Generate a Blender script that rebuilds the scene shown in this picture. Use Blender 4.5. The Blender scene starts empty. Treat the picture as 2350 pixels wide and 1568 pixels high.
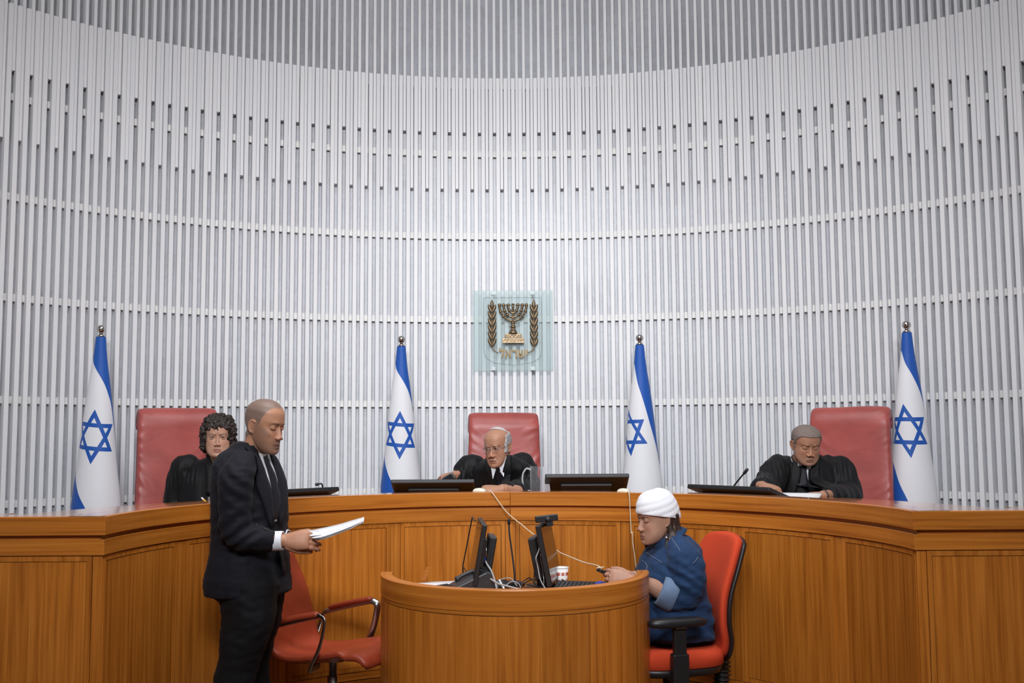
import bpy, bmesh, math, random
import numpy as np
from mathutils import Vector, Matrix, noise
from mathutils.bvhtree import BVHTree

random.seed(7)
PI = math.pi
SC = bpy.context.scene
COL = SC.collection

# ------------------------------------------------------------------ camera, light, exposure
cam_data = bpy.data.cameras.new('camera')
cam_data.sensor_width = 36.0
cam_data.lens = 2401.0 / 2350.0 * 36.0
cam_data.clip_start = 0.05
cam = bpy.data.objects.new('camera', cam_data)
COL.objects.link(cam)
_pit, _roll = 0.09, -0.00647
_fw = Vector((0, math.cos(_pit), math.sin(_pit)))
_rt = Vector((1, 0, 0)); _up = _rt.cross(_fw)
_r = _rt * math.cos(_roll) + _up * math.sin(_roll)
_u = -_rt * math.sin(_roll) + _up * math.cos(_roll)
_m = Matrix((( _r.x, _u.x, -_fw.x), (_r.y, _u.y, -_fw.y), (_r.z, _u.z, -_fw.z))).to_4x4()
cam.matrix_world = Matrix.Translation((-0.011, 0, 1.48)) @ _m
SC.camera = cam

world = bpy.data.worlds.new('room_air')
SC.world = world
world.use_nodes = True
world.node_tree.nodes['Background'].inputs[0].default_value = (0.8, 0.88, 1.0, 1)
world.node_tree.nodes['Background'].inputs[1].default_value = 0.0

def area_lamp(name, loc, target, sx, sy, power, color, spread=PI):
    d = bpy.data.lights.new(name, 'AREA'); d.shape = 'RECTANGLE'
    d.size, d.size_y, d.energy, d.color, d.spread = sx, sy, power, color, spread
    o = bpy.data.objects.new(name, d); COL.objects.link(o)
    o.location = loc
    o.rotation_euler = (Vector(target) - Vector(loc)).to_track_quat('-Z', 'Y').to_euler()
    o['kind'] = 'helper'
    return o
area_lamp('ceiling_light', (0, 4.0, 5.3), (0, 4.1, 0), 3.6, 1.6, 88, (.97, .98, 1.0), math.radians(125))
area_lamp('ceiling_light', (0, -1.5, 5.1), (0, 7.4, 2.45), 3.0, 1.6, 132, (.95, .97, 1.0), math.radians(68))

SC.view_settings.view_transform = 'Standard'
SC.view_settings.look = 'None'
SC.view_settings.gamma = 1.0
SC.view_settings.use_curve_mapping = False
SC.view_settings.exposure = 0.0

# ------------------------------------------------------------------ helpers
def link(o):
    COL.objects.link(o); return o

def mesh_obj(name, verts, faces, mats=None, parent=None, smooth=False, uvs=None, face_mats=None):
    me = bpy.data.meshes.new(name)
    me.from_pydata([tuple(v) for v in verts], [], [tuple(f) for f in faces])
    if uvs is not None:
        uvl = me.uv_layers.new(name='uv')
        idx = np.empty(len(me.loops), dtype=np.int32); me.loops.foreach_get('vertex_index', idx)
        uvl.data.foreach_set('uv', np.asarray(uvs, dtype=np.float32)[idx].ravel())
    if mats is not None:
        for m in (mats if isinstance(mats, (list, tuple)) else [mats]): me.materials.append(m)
    if face_mats is not None:
        me.polygons.foreach_set('material_index', np.asarray(face_mats, dtype=np.int32))
    if smooth:
        me.polygons.foreach_set('use_smooth', [True] * len(me.polygons))
    me.update()
    o = bpy.data.objects.new(name, me); link(o)
    if parent is not None: o.parent = parent
    return o

def fix_normals(o):
    bm = bmesh.new(); bm.from_mesh(o.data)
    bmesh.ops.recalc_face_normals(bm, faces=bm.faces[:]); bm.to_mesh(o.data); bm.free()
    return o

def bevel(o, w, seg=2, angle=0.6):
    bm = bmesh.new(); bm.from_mesh(o.data)
    ed = [e for e in bm.edges if len(e.link_faces) == 2 and e.calc_face_angle(0) > angle]
    bmesh.ops.bevel(bm, geom=ed, offset=w, segments=seg, profile=0.5, affect='EDGES', clamp_overlap=True)
    bm.to_mesh(o.data); bm.free()
    return o

def tag(o, label=None, cat=None, group=None, kind=None):
    if label: o['label'] = label
    if cat: o['category'] = cat
    if group: o['group'] = group
    if kind: o['kind'] = kind
    return o

def empty(name, loc=(0, 0, 0), rz=0.0, label=None, cat=None, group=None, kind=None):
    o = bpy.data.objects.new(name, None); link(o)
    o.location = loc; o.rotation_euler = (0, 0, rz); o.empty_display_size = 0.1
    return tag(o, label, cat, group, kind)

def copy_tree(o, parent=None):
    c = o.copy(); link(c); c.parent = parent
    for ch in o.children: copy_tree(ch, c)
    return c

class MB:
    """collects shapes into one mesh"""
    def __init__(s): s.v = []; s.f = []; s.uv = []; s.fm = []
    def add(s, verts, faces, uvs=None, mi=0):
        b = len(s.v)
        s.v += [tuple(v) for v in verts]; s.f += [tuple(i + b for i in f) for f in faces]
        s.uv += list(uvs) if uvs is not None else [(v[0], v[2]) for v in verts]
        s.fm += [mi] * len(faces)
        return s
    def box(s, c, d, M=None, mi=0):
        x, y, z = d[0] / 2, d[1] / 2, d[2] / 2
        vs = [Vector((sx * x, sy * y, sz * z)) for sx in (-1, 1) for sy in (-1, 1) for sz in (-1, 1)]
        if M is not None: vs = [M @ v for v in vs]
        vs = [v + Vector(c) for v in vs]
        return s.add(vs, [(0, 1, 3, 2), (4, 6, 7, 5), (0, 4, 5, 1), (2, 3, 7, 6), (0, 2, 6, 4), (1, 5, 7, 3)], mi=mi)
    def tube(s, pts, r, seg=10, caps=True, mi=0, flat=None):
        v, f = tube_geo(pts, r, seg, caps, flat); return s.add(v, f, mi=mi)
    def ball(s, c, r, seg=12, rings=8, M=None, mi=0):
        r = (r, r, r) if isinstance(r, (int, float)) else r
        vs = [Vector((0, 0, r[2]))]; 
        for i in range(1, rings):
            t = PI * i / rings
            for j in range(seg):
                a = 2 * PI * j / seg
                vs.append(Vector((r[0] * math.sin(t) * math.cos(a), r[1] * math.sin(t) * math.sin(a), r[2] * math.cos(t))))
        vs.append(Vector((0, 0, -r[2])))
        if M is not None: vs = [M @ v for v in vs]
        vs = [v + Vector(c) for v in vs]
        fs = [(0, 1 + j, 1 + (j + 1) % seg) for j in range(seg)]
        for i in range(rings - 2):
            for j in range(seg):
                a = 1 + i * seg; fs.append((a + j, a + seg + j, a + seg + (j + 1) % seg, a + (j + 1) % seg))
        a = 1 + (rings - 2) * seg; n = len(vs) - 1
        fs += [(a + (j + 1) % seg, a + j, n) for j in range(seg)]
        return s.add(vs, fs, mi=mi)
    def loft(s, rings, caps=True, closed=True, mi=0):
        v, f = loft_geo(rings, caps, closed); return s.add(v, f, mi=mi)
    def revolve(s, prof, seg=24, c=(0, 0, 0), mi=0, caps=True):
        rings = [[(c[0] + r * math.cos(2 * PI * j / seg), c[1] + r * math.sin(2 * PI * j / seg), c[2] + z) for j in range(seg)] for r, z in prof]
        return s.loft(rings, caps=caps, mi=mi)
    def prism(s, poly, d, M=None, mi=0):
        """poly: (x,z) outline, extruded along y from 0 to d"""
        n = len(poly)
        vs = [Vector((x, 0, z)) for x, z in poly] + [Vector((x, d, z)) for x, z in poly]
        if M is not None: vs = [M @ v for v in vs]
        fs = [tuple(range(n)), tuple(range(2 * n - 1, n - 1, -1))] + [(i, i + n, (i + 1) % n + n, (i + 1) % n) for i in range(n)]
        return s.add(vs, fs, mi=mi)
    def cbox(s, C, r0, r1, a0, a1, z0, z1, n=8, mi=0):
        """curved box round centre C; angle a measured from +Y towards +X. uv = (arc length, height)"""
        vs = []; uv = []
        for i in range(n + 1):
            a = a0 + (a1 - a0) * i / n
            for r in (r0, r1):
                for z in (z0, z1):
                    vs.append((C[0] + r * math.sin(a), C[1] + r * math.cos(a), z)); uv.append((a * r0 + (r - r0), z + (r - r0)))
        fs = []
        for i in range(n):
            b = 4 * i
            fs += [(b, b + 4, b + 5, b + 1), (b + 2, b + 3, b + 7, b + 6), (b + 1, b + 5, b + 7, b + 3), (b, b + 2, b + 6, b + 4)]
        fs += [(0, 1, 3, 2), (4 * n, 4 * n + 2, 4 * n + 3, 4 * n + 1)]
        return s.add(vs, fs, uv, mi)
    def build(s, name, mats, parent=None, smooth=False, recalc=True):
        o = mesh_obj(name, s.v, s.f, mats, parent, smooth, s.uv, s.fm)
        if recalc: fix_normals(o)
        return o

def loft_geo(rings, caps=True, closed=True):
    n = len(rings[0]); vs = [tuple(p) for r in rings for p in r]; fs = []
    for i in range(len(rings) - 1):
        for j in range(n if closed else n - 1):
            k = (j + 1) % n
            fs.append((i * n + j, i * n + k, (i + 1) * n + k, (i + 1) * n + j))
    if caps and closed:
        fs.append(tuple(range(n - 1, -1, -1))); fs.append(tuple((len(rings) - 1) * n + j for j in range(n)))
    return vs, fs

def smooth_pts(pts, n):
    """Catmull-Rom resample of a polyline to n points"""
    P = np.array(pts, dtype=float); m = len(P)
    if m < 3: 
        t = np.linspace(0, m - 1, n)[:, None]; return P[0] + (P[-1] - P[0]) * t / (m - 1)
    Q = np.vstack([2 * P[0] - P[1], P, 2 * P[-1] - P[-2]])
    t = np.linspace(0, m - 1 - 1e-9, n); i = t.astype(int); u = (t - i)[:, None]
    a, b, c, d = Q[i], Q[i + 1], Q[i + 2], Q[i + 3]
    return 0.5 * ((2 * b) + (c - a) * u + (2 * a - 5 * b + 4 * c - d) * u ** 2 + (3 * b - a - 3 * c + d) * u ** 3)

def tube_geo(pts, r, seg=10, caps=True, flat=None):
    P = [Vector(p) for p in pts]; n = len(P)
    R = [r] * n if isinstance(r, (int, float)) else list(r)
    T = []
    for i in range(n):
        t = (P[min(i + 1, n - 1)] - P[max(i - 1, 0)])
        T.append(t.normalized() if t.length > 1e-9 else Vector((0, 0, 1)))
    up = Vector((0, 0, 1)) if abs(T[0].z) < 0.9 else Vector((1, 0, 0))
    x = T[0].cross(up).normalized(); rings = []
    def ring(c, x, y, rr):
        fx, fy = (1, 1) if flat is None else flat
        return [c + x * (rr * fx * math.cos(2 * PI * j / seg)) + y * (rr * fy * math.sin(2 * PI * j / seg)) for j in range(seg)]
    frames = []
    for i in range(n):
        x = (x - T[i] * x.dot(T[i])).normalized(); frames.append((x, T[i].cross(x)))
    if caps:
        for k in (3, 2, 1):
            a = k * PI / 6.6; rings.append(ring(P[0] - T[0] * (R[0] * math.sin(a)), *frames[0], R[0] * math.cos(a)))
    for i in range(n): rings.append(ring(P[i], *frames[i], R[i]))
    if caps:
        for k in (1, 2, 3):
            a = k * PI / 6.6; rings.append(ring(P[-1] + T[-1] * (R[-1] * math.sin(a)), *frames[-1], R[-1] * math.cos(a)))
    return loft_geo(rings, caps=True)

def voxel(verts_faces, size, smooth_it=2, factor=0.5):
    """unite overlapping closed shapes into one skin: returns (verts Nx3, faces list)"""
    me = bpy.data.meshes.new('tmp'); 
    me.from_pydata([tuple(v) for v in verts_faces[0]], [], [tuple(f) for f in verts_faces[1]])
    bm = bmesh.new(); bm.from_mesh(me); bmesh.ops.recalc_face_normals(bm, faces=bm.faces[:]); bm.to_mesh(me); bm.free()
    o = bpy.data.objects.new('tmp', me); link(o)
    md = o.modifiers.new('r', 'REMESH'); md.mode = 'VOXEL'; md.voxel_size = size; md.adaptivity = 0
    if smooth_it:
        ms = o.modifiers.new('s', 'SMOOTH'); ms.factor = factor; ms.iterations = smooth_it
    dg = bpy.context.evaluated_depsgraph_get()
    me2 = bpy.data.meshes.new_from_object(o.evaluated_get(dg))
    n = len(me2.vertices); V = np.empty(n * 3, dtype=np.float32); me2.vertices.foreach_get('co', V); V = V.reshape(-1, 3).astype(float)
    F = [tuple(p.vertices) for p in me2.polygons]
    bpy.data.objects.remove(o); bpy.data.meshes.remove(me); bpy.data.meshes.remove(me2)
    return V, F

def xform(M, V):
    A = np.array(M); V = np.asarray(V, dtype=float)
    return V @ A[:3, :3].T + A[:3, 3]

def vnormals(V, F):
    me = bpy.data.meshes.new('tmp'); me.from_pydata([tuple(v) for v in V], [], F)
    N = np.empty(len(V) * 3, dtype=np.float32); me.vertices.foreach_get('normal', N)
    bpy.data.meshes.remove(me)
    return N.reshape(-1, 3).astype(float)

def set_color(o, rgb, name='tint'):
    at = o.data.color_attributes.new(name, 'FLOAT_COLOR', 'POINT')
    a = np.ones((len(rgb), 4), dtype=np.float32); a[:, :3] = rgb
    at.data.foreach_set('color', a.ravel())

def grid_faces(nr, nc):
    return [(i * nc + j, i * nc + j + 1, (i + 1) * nc + j + 1, (i + 1) * nc + j) for i in range(nr - 1) for j in range(nc - 1)]

def slab(name, P, nr, nc, thick, mat, parent=None, smooth=True, uvs=None):
    """a sheet given as an nr x nc grid of points, thickened along its normals"""
    P = np.asarray(P, dtype=float).reshape(nr, nc, 3)
    du = np.gradient(P, axis=1) if nc > 1 else P * 0; dv = np.gradient(P, axis=0)
    N = np.cross(du, dv); N /= (np.linalg.norm(N, axis=2, keepdims=True) + 1e-12)
    A = (P + N * thick / 2).reshape(-1, 3); B = (P - N * thick / 2).reshape(-1, 3)
    n = nr * nc; F = grid_faces(nr, nc); G = [tuple(i + n for i in f[::-1]) for f in F]
    rim = [i for i in range(nc)] + [i * nc + nc - 1 for i in range(1, nr)] + [(nr - 1) * nc + j for j in range(nc - 2, -1, -1)] + [i * nc for i in range(nr - 2, 0, -1)]
    S = [(rim[k], rim[(k + 1) % len(rim)], rim[(k + 1) % len(rim)] + n, rim[k] + n) for k in range(len(rim))]
    if uvs is not None: uvs = list(uvs) + list(uvs)
    o = mesh_obj(name, np.vstack([A, B]), F + G + S, mat, parent, smooth, uvs)
    return fix_normals(o)

# ------------------------------------------------------------------ materials
def srgb(r, g, b):
    f = lambda c: (c / 255 / 12.92) if c / 255 <= 0.04045 else ((c / 255 + 0.055) / 1.055) ** 2.4
    return (f(r), f(g), f(b), 1.0)

class NT:
    def __init__(s, name):
        s.m = bpy.data.materials.new(name); s.m.use_nodes = True
        s.t = s.m.node_tree; s.b = s.t.nodes['Principled BSDF']; s.out = s.t.nodes['Material Output']
    def n(s, typ, **kw):
        nd = s.t.nodes.new(typ)
        for k, v in kw.items():
            if k.startswith('i_'):
                key = k[2:]; key = int(key) if key.isdigit() else key.replace('_', ' ')
                s.set(nd.inputs[key], v)
            else: setattr(nd, k, v)
        return nd
    def set(s, sock, v):
        if isinstance(v, bpy.types.NodeSocket): s.t.links.new(v, sock)
        elif isinstance(v, bpy.types.Node): s.t.links.new(v.outputs[0], sock)
        else: sock.default_value = v
    def math(s, op, a, b=0.0, c=None):
        nd = s.t.nodes.new('ShaderNodeMath'); nd.operation = op
        s.set(nd.inputs[0], a); s.set(nd.inputs[1], b)
        if c is not None: s.set(nd.inputs[2], c)
        return nd.outputs[0]
    def mix(s, fac, a, b, blend='MIX'):
        nd = s.t.nodes.new('ShaderNodeMix'); nd.data_type = 'RGBA'; nd.blend_type = blend
        s.set(nd.inputs[0], fac); s.set(nd.inputs[6], a); s.set(nd.inputs[7], b)
        return nd.outputs[2]
    def ramp(s, fac, stops):
        nd = s.t.nodes.new('ShaderNodeValToRGB'); e = nd.color_ramp.elements
        while len(e) < len(stops): e.new(0.5)
        for k, (p, c) in zip(e, stops): k.position = p; k.color = c
        s.set(nd.inputs[0], fac); return nd.outputs[0]
    def coords(s, kind='Object', scale=(1, 1, 1), loc=(0, 0, 0)):
        tc = s.t.nodes.new('ShaderNodeTexCoord'); mp = s.t.nodes.new('ShaderNodeMapping')
        s.t.links.new(tc.outputs[kind], mp.inputs[0]); mp.inputs['Scale'].default_value = scale; mp.inputs['Location'].default_value = loc
        return mp.outputs[0]
    def noise(s, vec, scale=5, detail=3, rough=0.5, dist=0.0):
        nd = s.n('ShaderNodeTexNoise'); s.set(nd.inputs['Vector'], vec)
        nd.inputs['Scale'].default_value = scale; nd.inputs['Detail'].default_value = detail
        nd.inputs['Roughness'].default_value = rough; nd.inputs['Distortion'].default_value = dist
        return nd.outputs[0]
    def bump(s, height, strength=0.2, dist=0.01):
        nd = s.n('ShaderNodeBump'); s.set(nd.inputs['Height'], height)
        nd.inputs['Strength'].default_value = strength; nd.inputs['Distance'].default_value = dist
        s.t.links.new(nd.outputs[0], s.b.inputs['Normal'])
    def P(s, **kw):
        for k, v in kw.items(): s.set(s.b.inputs[k.replace('_', ' ')], v)
        return s

def plain(name, rgb, rough=0.5, metal=0.0, noise_amt=0.06, noise_scale=40, bump=0.0, bscale=200, spec=0.5, **kw):
    t = NT(name); c = t.coords('Object')
    nz = t.noise(c, noise_scale, 3)
    lo = tuple(x * (1 - noise_amt) for x in rgb[:3]) + (1,); hi = tuple(min(1, x * (1 + noise_amt)) for x in rgb[:3]) + (1,)
    t.P(Base_Color=t.ramp(nz, [(0.3, lo), (0.7, hi)]), Roughness=rough, Metallic=metal)
    t.b.inputs['Specular IOR Level'].default_value = spec
    for k, v in kw.items(): t.b.inputs[k.replace('_', ' ')].default_value = v
    if bump: t.bump(t.noise(c, bscale, 2), bump, 0.002)
    return t.m

# ------------------------------------------------------------------ people: heads, hands, bodies
def pchip(xs, ys, x):
    """smooth table lookup"""
    xs = np.asarray(xs, float); ys = np.asarray(ys, float)
    h = np.diff(xs); d = np.diff(ys) / h; m = np.zeros_like(ys)
    for i in range(1, len(xs) - 1):
        m[i] = 0 if d[i - 1] * d[i] <= 0 else 2 * d[i - 1] * d[i] / (d[i - 1] + d[i])
    m[0], m[-1] = d[0], d[-1]
    i = np.clip(np.searchsorted(xs, x) - 1, 0, len(h) - 1); t = (x - xs[i]) / h[i]
    return ((1 + 2 * t) * (1 - t) ** 2 * ys[i] + t * (1 - t) ** 2 * h[i] * m[i] + t * t * (3 - 2 * t) * ys[i + 1] + t * t * (t - 1) * h[i] * m[i + 1])

HZ = [-.121, -.117, -.108, -.095, -.080, -.062, -.040, -.015, .010, .035, .060, .085, .102, .112, .117]
HW = [.013, .030, .043, .0525, .0590, .0640, .0680, .0710, .0730, .0755, .0755, .066, .049, .031, .008]
HF = [.078, .086, .091, .0905, .0895, .0885, .087, .085, .086, .090, .087, .074, .055, .036, .012]
HB = [-.050, -.030, -.005, .012, .025, .042, .064, .085, .098, .103, .101, .087, .066, .044, .014]
HN = [2.0, 2.1, 2.2, 2.35, 2.45, 2.5, 2.5, 2.4, 2.3, 2.25, 2.2, 2.1, 2.0, 2.0, 2.0]

def g2(x, z, cx, cz, sx, sz):
    return np.exp(-((x - cx) / sx) ** 2 - ((z - cz) / sz) ** 2)

def head_geo(o):
    """closed overlapping shapes of a head; faces -Y, origin between the eyes on the ear axis, about 0.24 m tall"""
    wj = o.get('jaw', 1.0); b = MB(); nr, ns = 84, 96
    zz = -.121 + (.238) * (0.5 - 0.5 * np.cos(np.linspace(0.06, PI - 0.06, nr)))
    W = pchip(HZ, HW, zz) * o.get('wide', 1.0); Fr = pchip(HZ, HF, zz); Bk = pchip(HZ, HB, zz); Nn = pchip(HZ, HN, zz)
    W = W * (1 + (wj - 1) * np.exp(-((zz + .085) / .045) ** 2))
    Fr = Fr + o.get('chin', 0.0) * np.exp(-((zz + .105) / .018) ** 2) + o.get('brow', 0.0) * np.exp(-((zz - .02) / .014) ** 2)
    a = np.linspace(0, 2 * PI, ns, endpoint=False); ca, sa = np.cos(a), np.sin(a)
    V = np.zeros((nr, ns, 3))
    for i in range(nr):
        n = Nn[i]; mid = (Fr[i] - Bk[i]) / 2; d = (Fr[i] + Bk[i]) / 2
        V[i, :, 0] = W[i] * np.sign(sa) * np.abs(sa) ** (2 / n)
        V[i, :, 1] = -(mid + d * np.sign(ca) * np.abs(ca) ** (2 / n)); V[i, :, 2] = zz[i]
    x, z = V[:, :, 0], V[:, :, 2]; front = np.clip(ca, 0, 1)[None, :] ** 0.35 * (ca > 0)[None, :]
    ax = np.abs(x); D = np.zeros_like(x)
    D -= o.get('socket', .0125) * g2(ax, z, .031, .001, .019, .012)          # eye sockets
    D += .0045 * g2(ax, z, .030, .021, .022, .008)                           # brow ridge
    D += o.get('cheek', .004) * g2(ax, z, .046, -.026, .018, .016)           # cheek bones
    D -= .003 * g2(ax, z, .044, -.068, .014, .020)                           # hollow under the cheek
    D += .004 * g2(x, z, 0, -.076, .022, .018)                               # mouth mound
    D -= .004 * g2(x, z, 0, -.092, .020, .005)                               # fold above the chin
    D += .003 * g2(x, z, 0, -.108, .016, .010)
    fold = np.abs(ax - (.017 + (-.048 - z) * .45))
    D -= o.get('fold', .002) * np.exp(-(fold / .004) ** 2) * np.exp(-((z + .062) / .020) ** 2)
    bag = o.get('bag', 0.0)
    D += bag * g2(ax, z, .031, -.017, .013, .005)
    D -= o.get('wrinkle', 0.0) * np.exp(-(x / .035) ** 2) * (np.exp(-((z - .045) / .003) ** 2) + np.exp(-((z - .058) / .003) ** 2))
    V[:, :, 1] -= D * front
    f = []
    for i in range(nr - 1):
        for j in range(ns):
            k = (j + 1) % ns; f.append((i * ns + j, i * ns + k, (i + 1) * ns + k, (i + 1) * ns + j))
    f += [tuple(range(ns - 1, -1, -1)), tuple((nr - 1) * ns + j for j in range(ns))]
    b.add(V.reshape(-1, 3), f)
    # nose
    nl = o.get('nose', 1.0); nw = o.get('nosew', 1.0); hk = o.get('hook', 0.0)
    rz = np.array([.018, .010, 0.0, -.012, -.024, -.034, -.041, -.047, -.051])
    ry = np.array([.0865, .0885, .0915 + .003 * (nl - 1), .0965 + .005 * (nl - 1) + hk, .1025 + .009 * (nl - 1) + hk, .1085 + .013 * (nl - 1), .1095 + .015 * (nl - 1), .1055 + .012 * (nl - 1), .096])
    rw = np.array([.0075, .0065, .0075, .0088, .0098, .0112, .0118, .0105, .0070]) * nw
    rings = []
    for z_, y_, w_ in zip(np.interp(np.linspace(0, 8, 25), range(9), rz), np.interp(np.linspace(0, 8, 25), range(9), ry), np.interp(np.linspace(0, 8, 25), range(9), rw)):
        m_, d_ = (y_ + .066) / 2, (y_ - .066) / 2
        rings.append([(w_ * (1.0 + .75 * max(0, -math.cos(t)) ) * math.sin(t), -(m_ + d_ * math.cos(t)), z_) for t in np.linspace(0, 2 * PI, 20, endpoint=False)])
    b.loft(rings)
    for s in (-1, 1):
        b.ball((s * .0125 * nw, -.092 - .004 * nl, -.0435), (.0085, .0125, .0075), 12, 8)
    b.ball((0, -.091, -.049), (.007, .012, .005), 10, 6)
    # lips
    op = o.get('open', 0.0); sm = o.get('smile', 0.0); lt = o.get('lips', 1.0); mw = o.get('mouthw', 1.0)
    up_ = smooth_pts([(-.025 * mw, -.081, -.0750 + sm), (-.013 * mw, -.0905, -.0712), (-.004, -.0935, -.0690), (0, -.0935, -.0697), (.004, -.0935, -.0690), (.013 * mw, -.0905, -.0712), (.025 * mw, -.081, -.0750 + sm)], 19)
    lo_ = smooth_pts([(-.024 * mw, -.081, -.0763 + sm), (-.012 * mw, -.0900, -.0806 - op), (0, -.0925, -.0822 - op), (.012 * mw, -.0900, -.0806 - op), (.024 * mw, -.081, -.0763 + sm)], 19)
    e = np.sin(np.linspace(0, PI, 19)) ** 0.6
    b.tube(up_, .0012 + .0030 * e * lt, 10); b.tube(lo_, .0012 + .0040 * e * lt, 10)
    # eyes: lids; closed lids are part of the skin
    for s in (-1, 1):
        c = Vector((s * .0310, -.0715, 0.0))
        look = o.get('look', 0.0)                     # 0 open, 1 lowered
        def arc(r, zc, dz, rr, n=11):
            pts = []
            for t in np.linspace(-1, 1, n):
                xx = t * .0150; zl = zc + dz * (1 - t * t)
                yy = -math.sqrt(max(1e-9, r * r - xx * xx * .62 - zl * zl))
                pts.append((c.x + xx, c.y + yy, zl + .0012 * t * s))
            b.tube(pts, np.full(n, rr) * (0.55 + 0.45 * np.sin(np.linspace(0.25, PI - .25, n))), 8)
        if look > 0.5:
            b.ball(c, (.0145, .0138, .0125), 16, 12)
            arc(.0138, -.0035, -.0035, .0016); arc(.0138, .0045, .0045, .0024)
        else:
            arc(.0140, .0010, .0052, .0028); arc(.0142, .0030, .0085, .0030)
            arc(.0136, -.0012, -.0042, .0020); arc(.0138, -.0035, -.0075, .0026)
        # eyebrow skin ridge
        b.tube([(s * .012, -.0895, .0165), (s * .026, -.0895, .0205), (s * .043, -.078, .0165)], [.0025, .0036, .002], 8)
        # ear
        if o.get('ears', True):
            M = Matrix.Translation((s * (.0725 * o.get('wide', 1.0) + .003), .012, -.010)) @ Matrix.Rotation(s * -0.42, 4, 'Z') @ Matrix.Rotation(s * 0.12, 4, 'Y') @ Matrix.Rotation(-0.18, 4, 'X')
            for (cy, cz, ry, rz, rx) in ((0, .002, .0165, .029, .0038), (-.002, -.022, .0085, .0125, .0040)):
                v0 = len(b.v); b.ball((0, 0, 0), (rx, ry, rz), 14, 10)
                b.v[v0:] = [tuple(M @ (Vector(p) + Vector((0, cy, cz)))) for p in b.v[v0:]]
            rim = [M @ Vector((s * .004, .0155 * math.sin(t) * 1.0, .003 + .0275 * math.cos(t))) for t in np.linspace(-0.9, 2.9, 16)]
            b.tube(rim, .0034, 8)
    # neck
    nk = o.get('neck', 0.056)
    if nk:
        nt = o.get('neck_to', (0, .045, -.150))
        b.tube(smooth_pts([(0, .028, -.045), (0, .026, -.095), tuple(np.array(nt) * .8 + np.array((0, .02, -.1)) * .2), nt], 8), np.array([.054, .052, .053, .054, .056, .058, .062, .068]) * nk / .056, 20)
    return b

SKIN_LIP = np.array([0.30, 0.095, 0.075])

def head_tint(V, o):
    """own colours of the skin: lips, brows, lashes, stubble and cropped hair"""
    x, y, z = V[:, 0], V[:, 1], V[:, 2]; ax = np.abs(x); n = len(V)
    base = np.array(o['skin']); C = np.tile(base, (n, 1))
    def blend(w, col):
        w = np.clip(w, 0, 1)[:, None]; C[:] = C * (1 - w) + np.array(col) * w
    fr = y < -.05
    ru = o.get('ruddy', 0.25)
    blend(ru * (g2(ax, z, .042, -.030, .02, .018) + g2(x, z, 0, -.040, .016, .012)) * fr, base * np.array([1.05, .72, .66]))
    lipc = o.get('lipc', SKIN_LIP)
    op = o.get('open', 0.0); sm = o.get('smile', 0.0)
    mw = .0245 * o.get('mouthw', 1.0); lt = o.get('lips', 1.0)
    u = np.clip(1 - (ax / mw) ** 2, 0, 1); zm = -.0757 - op * .5 * u + sm * (1 - u)
    blend((u > 0) * (y < -.075) * np.exp(-((z - zm - .0005) / (.0020 + .0062 * lt * u ** .5)) ** 4) * .8, lipc)
    blend((ax < mw * 1.05) * (y < -.072) * np.exp(-((z - zm) / (.0016 + op * .35)) ** 2) * .9, np.array(lipc) * .28)
    # brows
    t = (ax - .011) / .036; zb = .0165 + .0055 * np.sin(np.clip(t, 0, 1) * PI * .8) - .004 * np.clip(t - .5, 0, 1) + o.get('browz', 0)
    blend((t > 0) * (t < 1) * (y < -.045) * np.exp(-((z - zb) / (.0046 * o.get('browt', 1) * (1.1 - .6 * np.clip(t, 0, 1)))) ** 2) * o.get('browd', .85), o.get('browc', (.03, .02, .014)))
    # lash lines and sockets
    if o.get('look', 0) > .5:
        zl = -.0045 - .0042 * (1 - ((ax - .031) / .0155) ** 2)
        blend((np.abs(ax - .031) < .0165) * (y < -.05) * np.exp(-((z - zl) / .0022) ** 2) * .85, (.035, .018, .014))
    else:
        zl = .0010 + .0062 * (1 - ((ax - .031) / .0155) ** 2)
        blend((np.abs(ax - .031) < .017) * (y < -.05) * np.exp(-((z - zl) / .0024) ** 2) * .75, (.035, .02, .016))
    blend(o.get('socket_tone', .25) * g2(ax, z, .031, -.006, .017, .012) * fr, base * np.array([.62, .5, .48]))  # darker, redder skin tone round the eyes
    # nostrils
    blend(g2(ax, z, .0075, -.0495, .0042, .0026) * (y < -.085) * .8, base * .25)
    # stubble
    if o.get('stubble', 0):
        w = np.clip((-.035 - z + np.clip(ax - .035, 0, 1) * 1.6) / .022, 0, 1) * np.clip((.018 - y) / .02, 0, 1) * np.clip((z + .150) / .03, 0, 1)
        w = w * (1 - .75 * g2(ax, z, .038, -.050, .016, .014)) * (1 - .5 * g2(x, z, 0, -.055, .01, .006) )
        blend(w * o['stubble'], o.get('stubc', (.06, .045, .035)))
    # cropped hair cap
    if o.get('crop', 0):
        hl = o.get('hairline', .075)                           # height of the hairline above the eyes at the middle of the brow
        t = np.clip((y + .066) / .042, 0, 1); edge = hl - (hl - .012) * t ** 1.6 + o.get('temple', .0) * np.exp(-((ax - .048) / .016) ** 2) * (1 - t)
        t2 = np.clip((y + .024) / .012, 0, 1); edge = edge * (1 - t2) + (-.022 - .75 * np.clip(y + .012, 0, .1)) * t2
        w = np.clip((z - edge) / .012, 0, 1)
        w = w * np.clip((((y - .012) / .026) ** 2 + ((z + .012) / .036) ** 2 - .9) / .35, 0, 1)
        w = w * np.clip((z + .085 + (y - .05) * .3) / .02, 0, 1)
        top = o.get('bald', 0) * np.clip((z - .085) / .02, 0, 1)
        blend(w * o['crop'] * (1 - top), o.get('cropc', (.06, .05, .045)))
    return C

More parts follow.
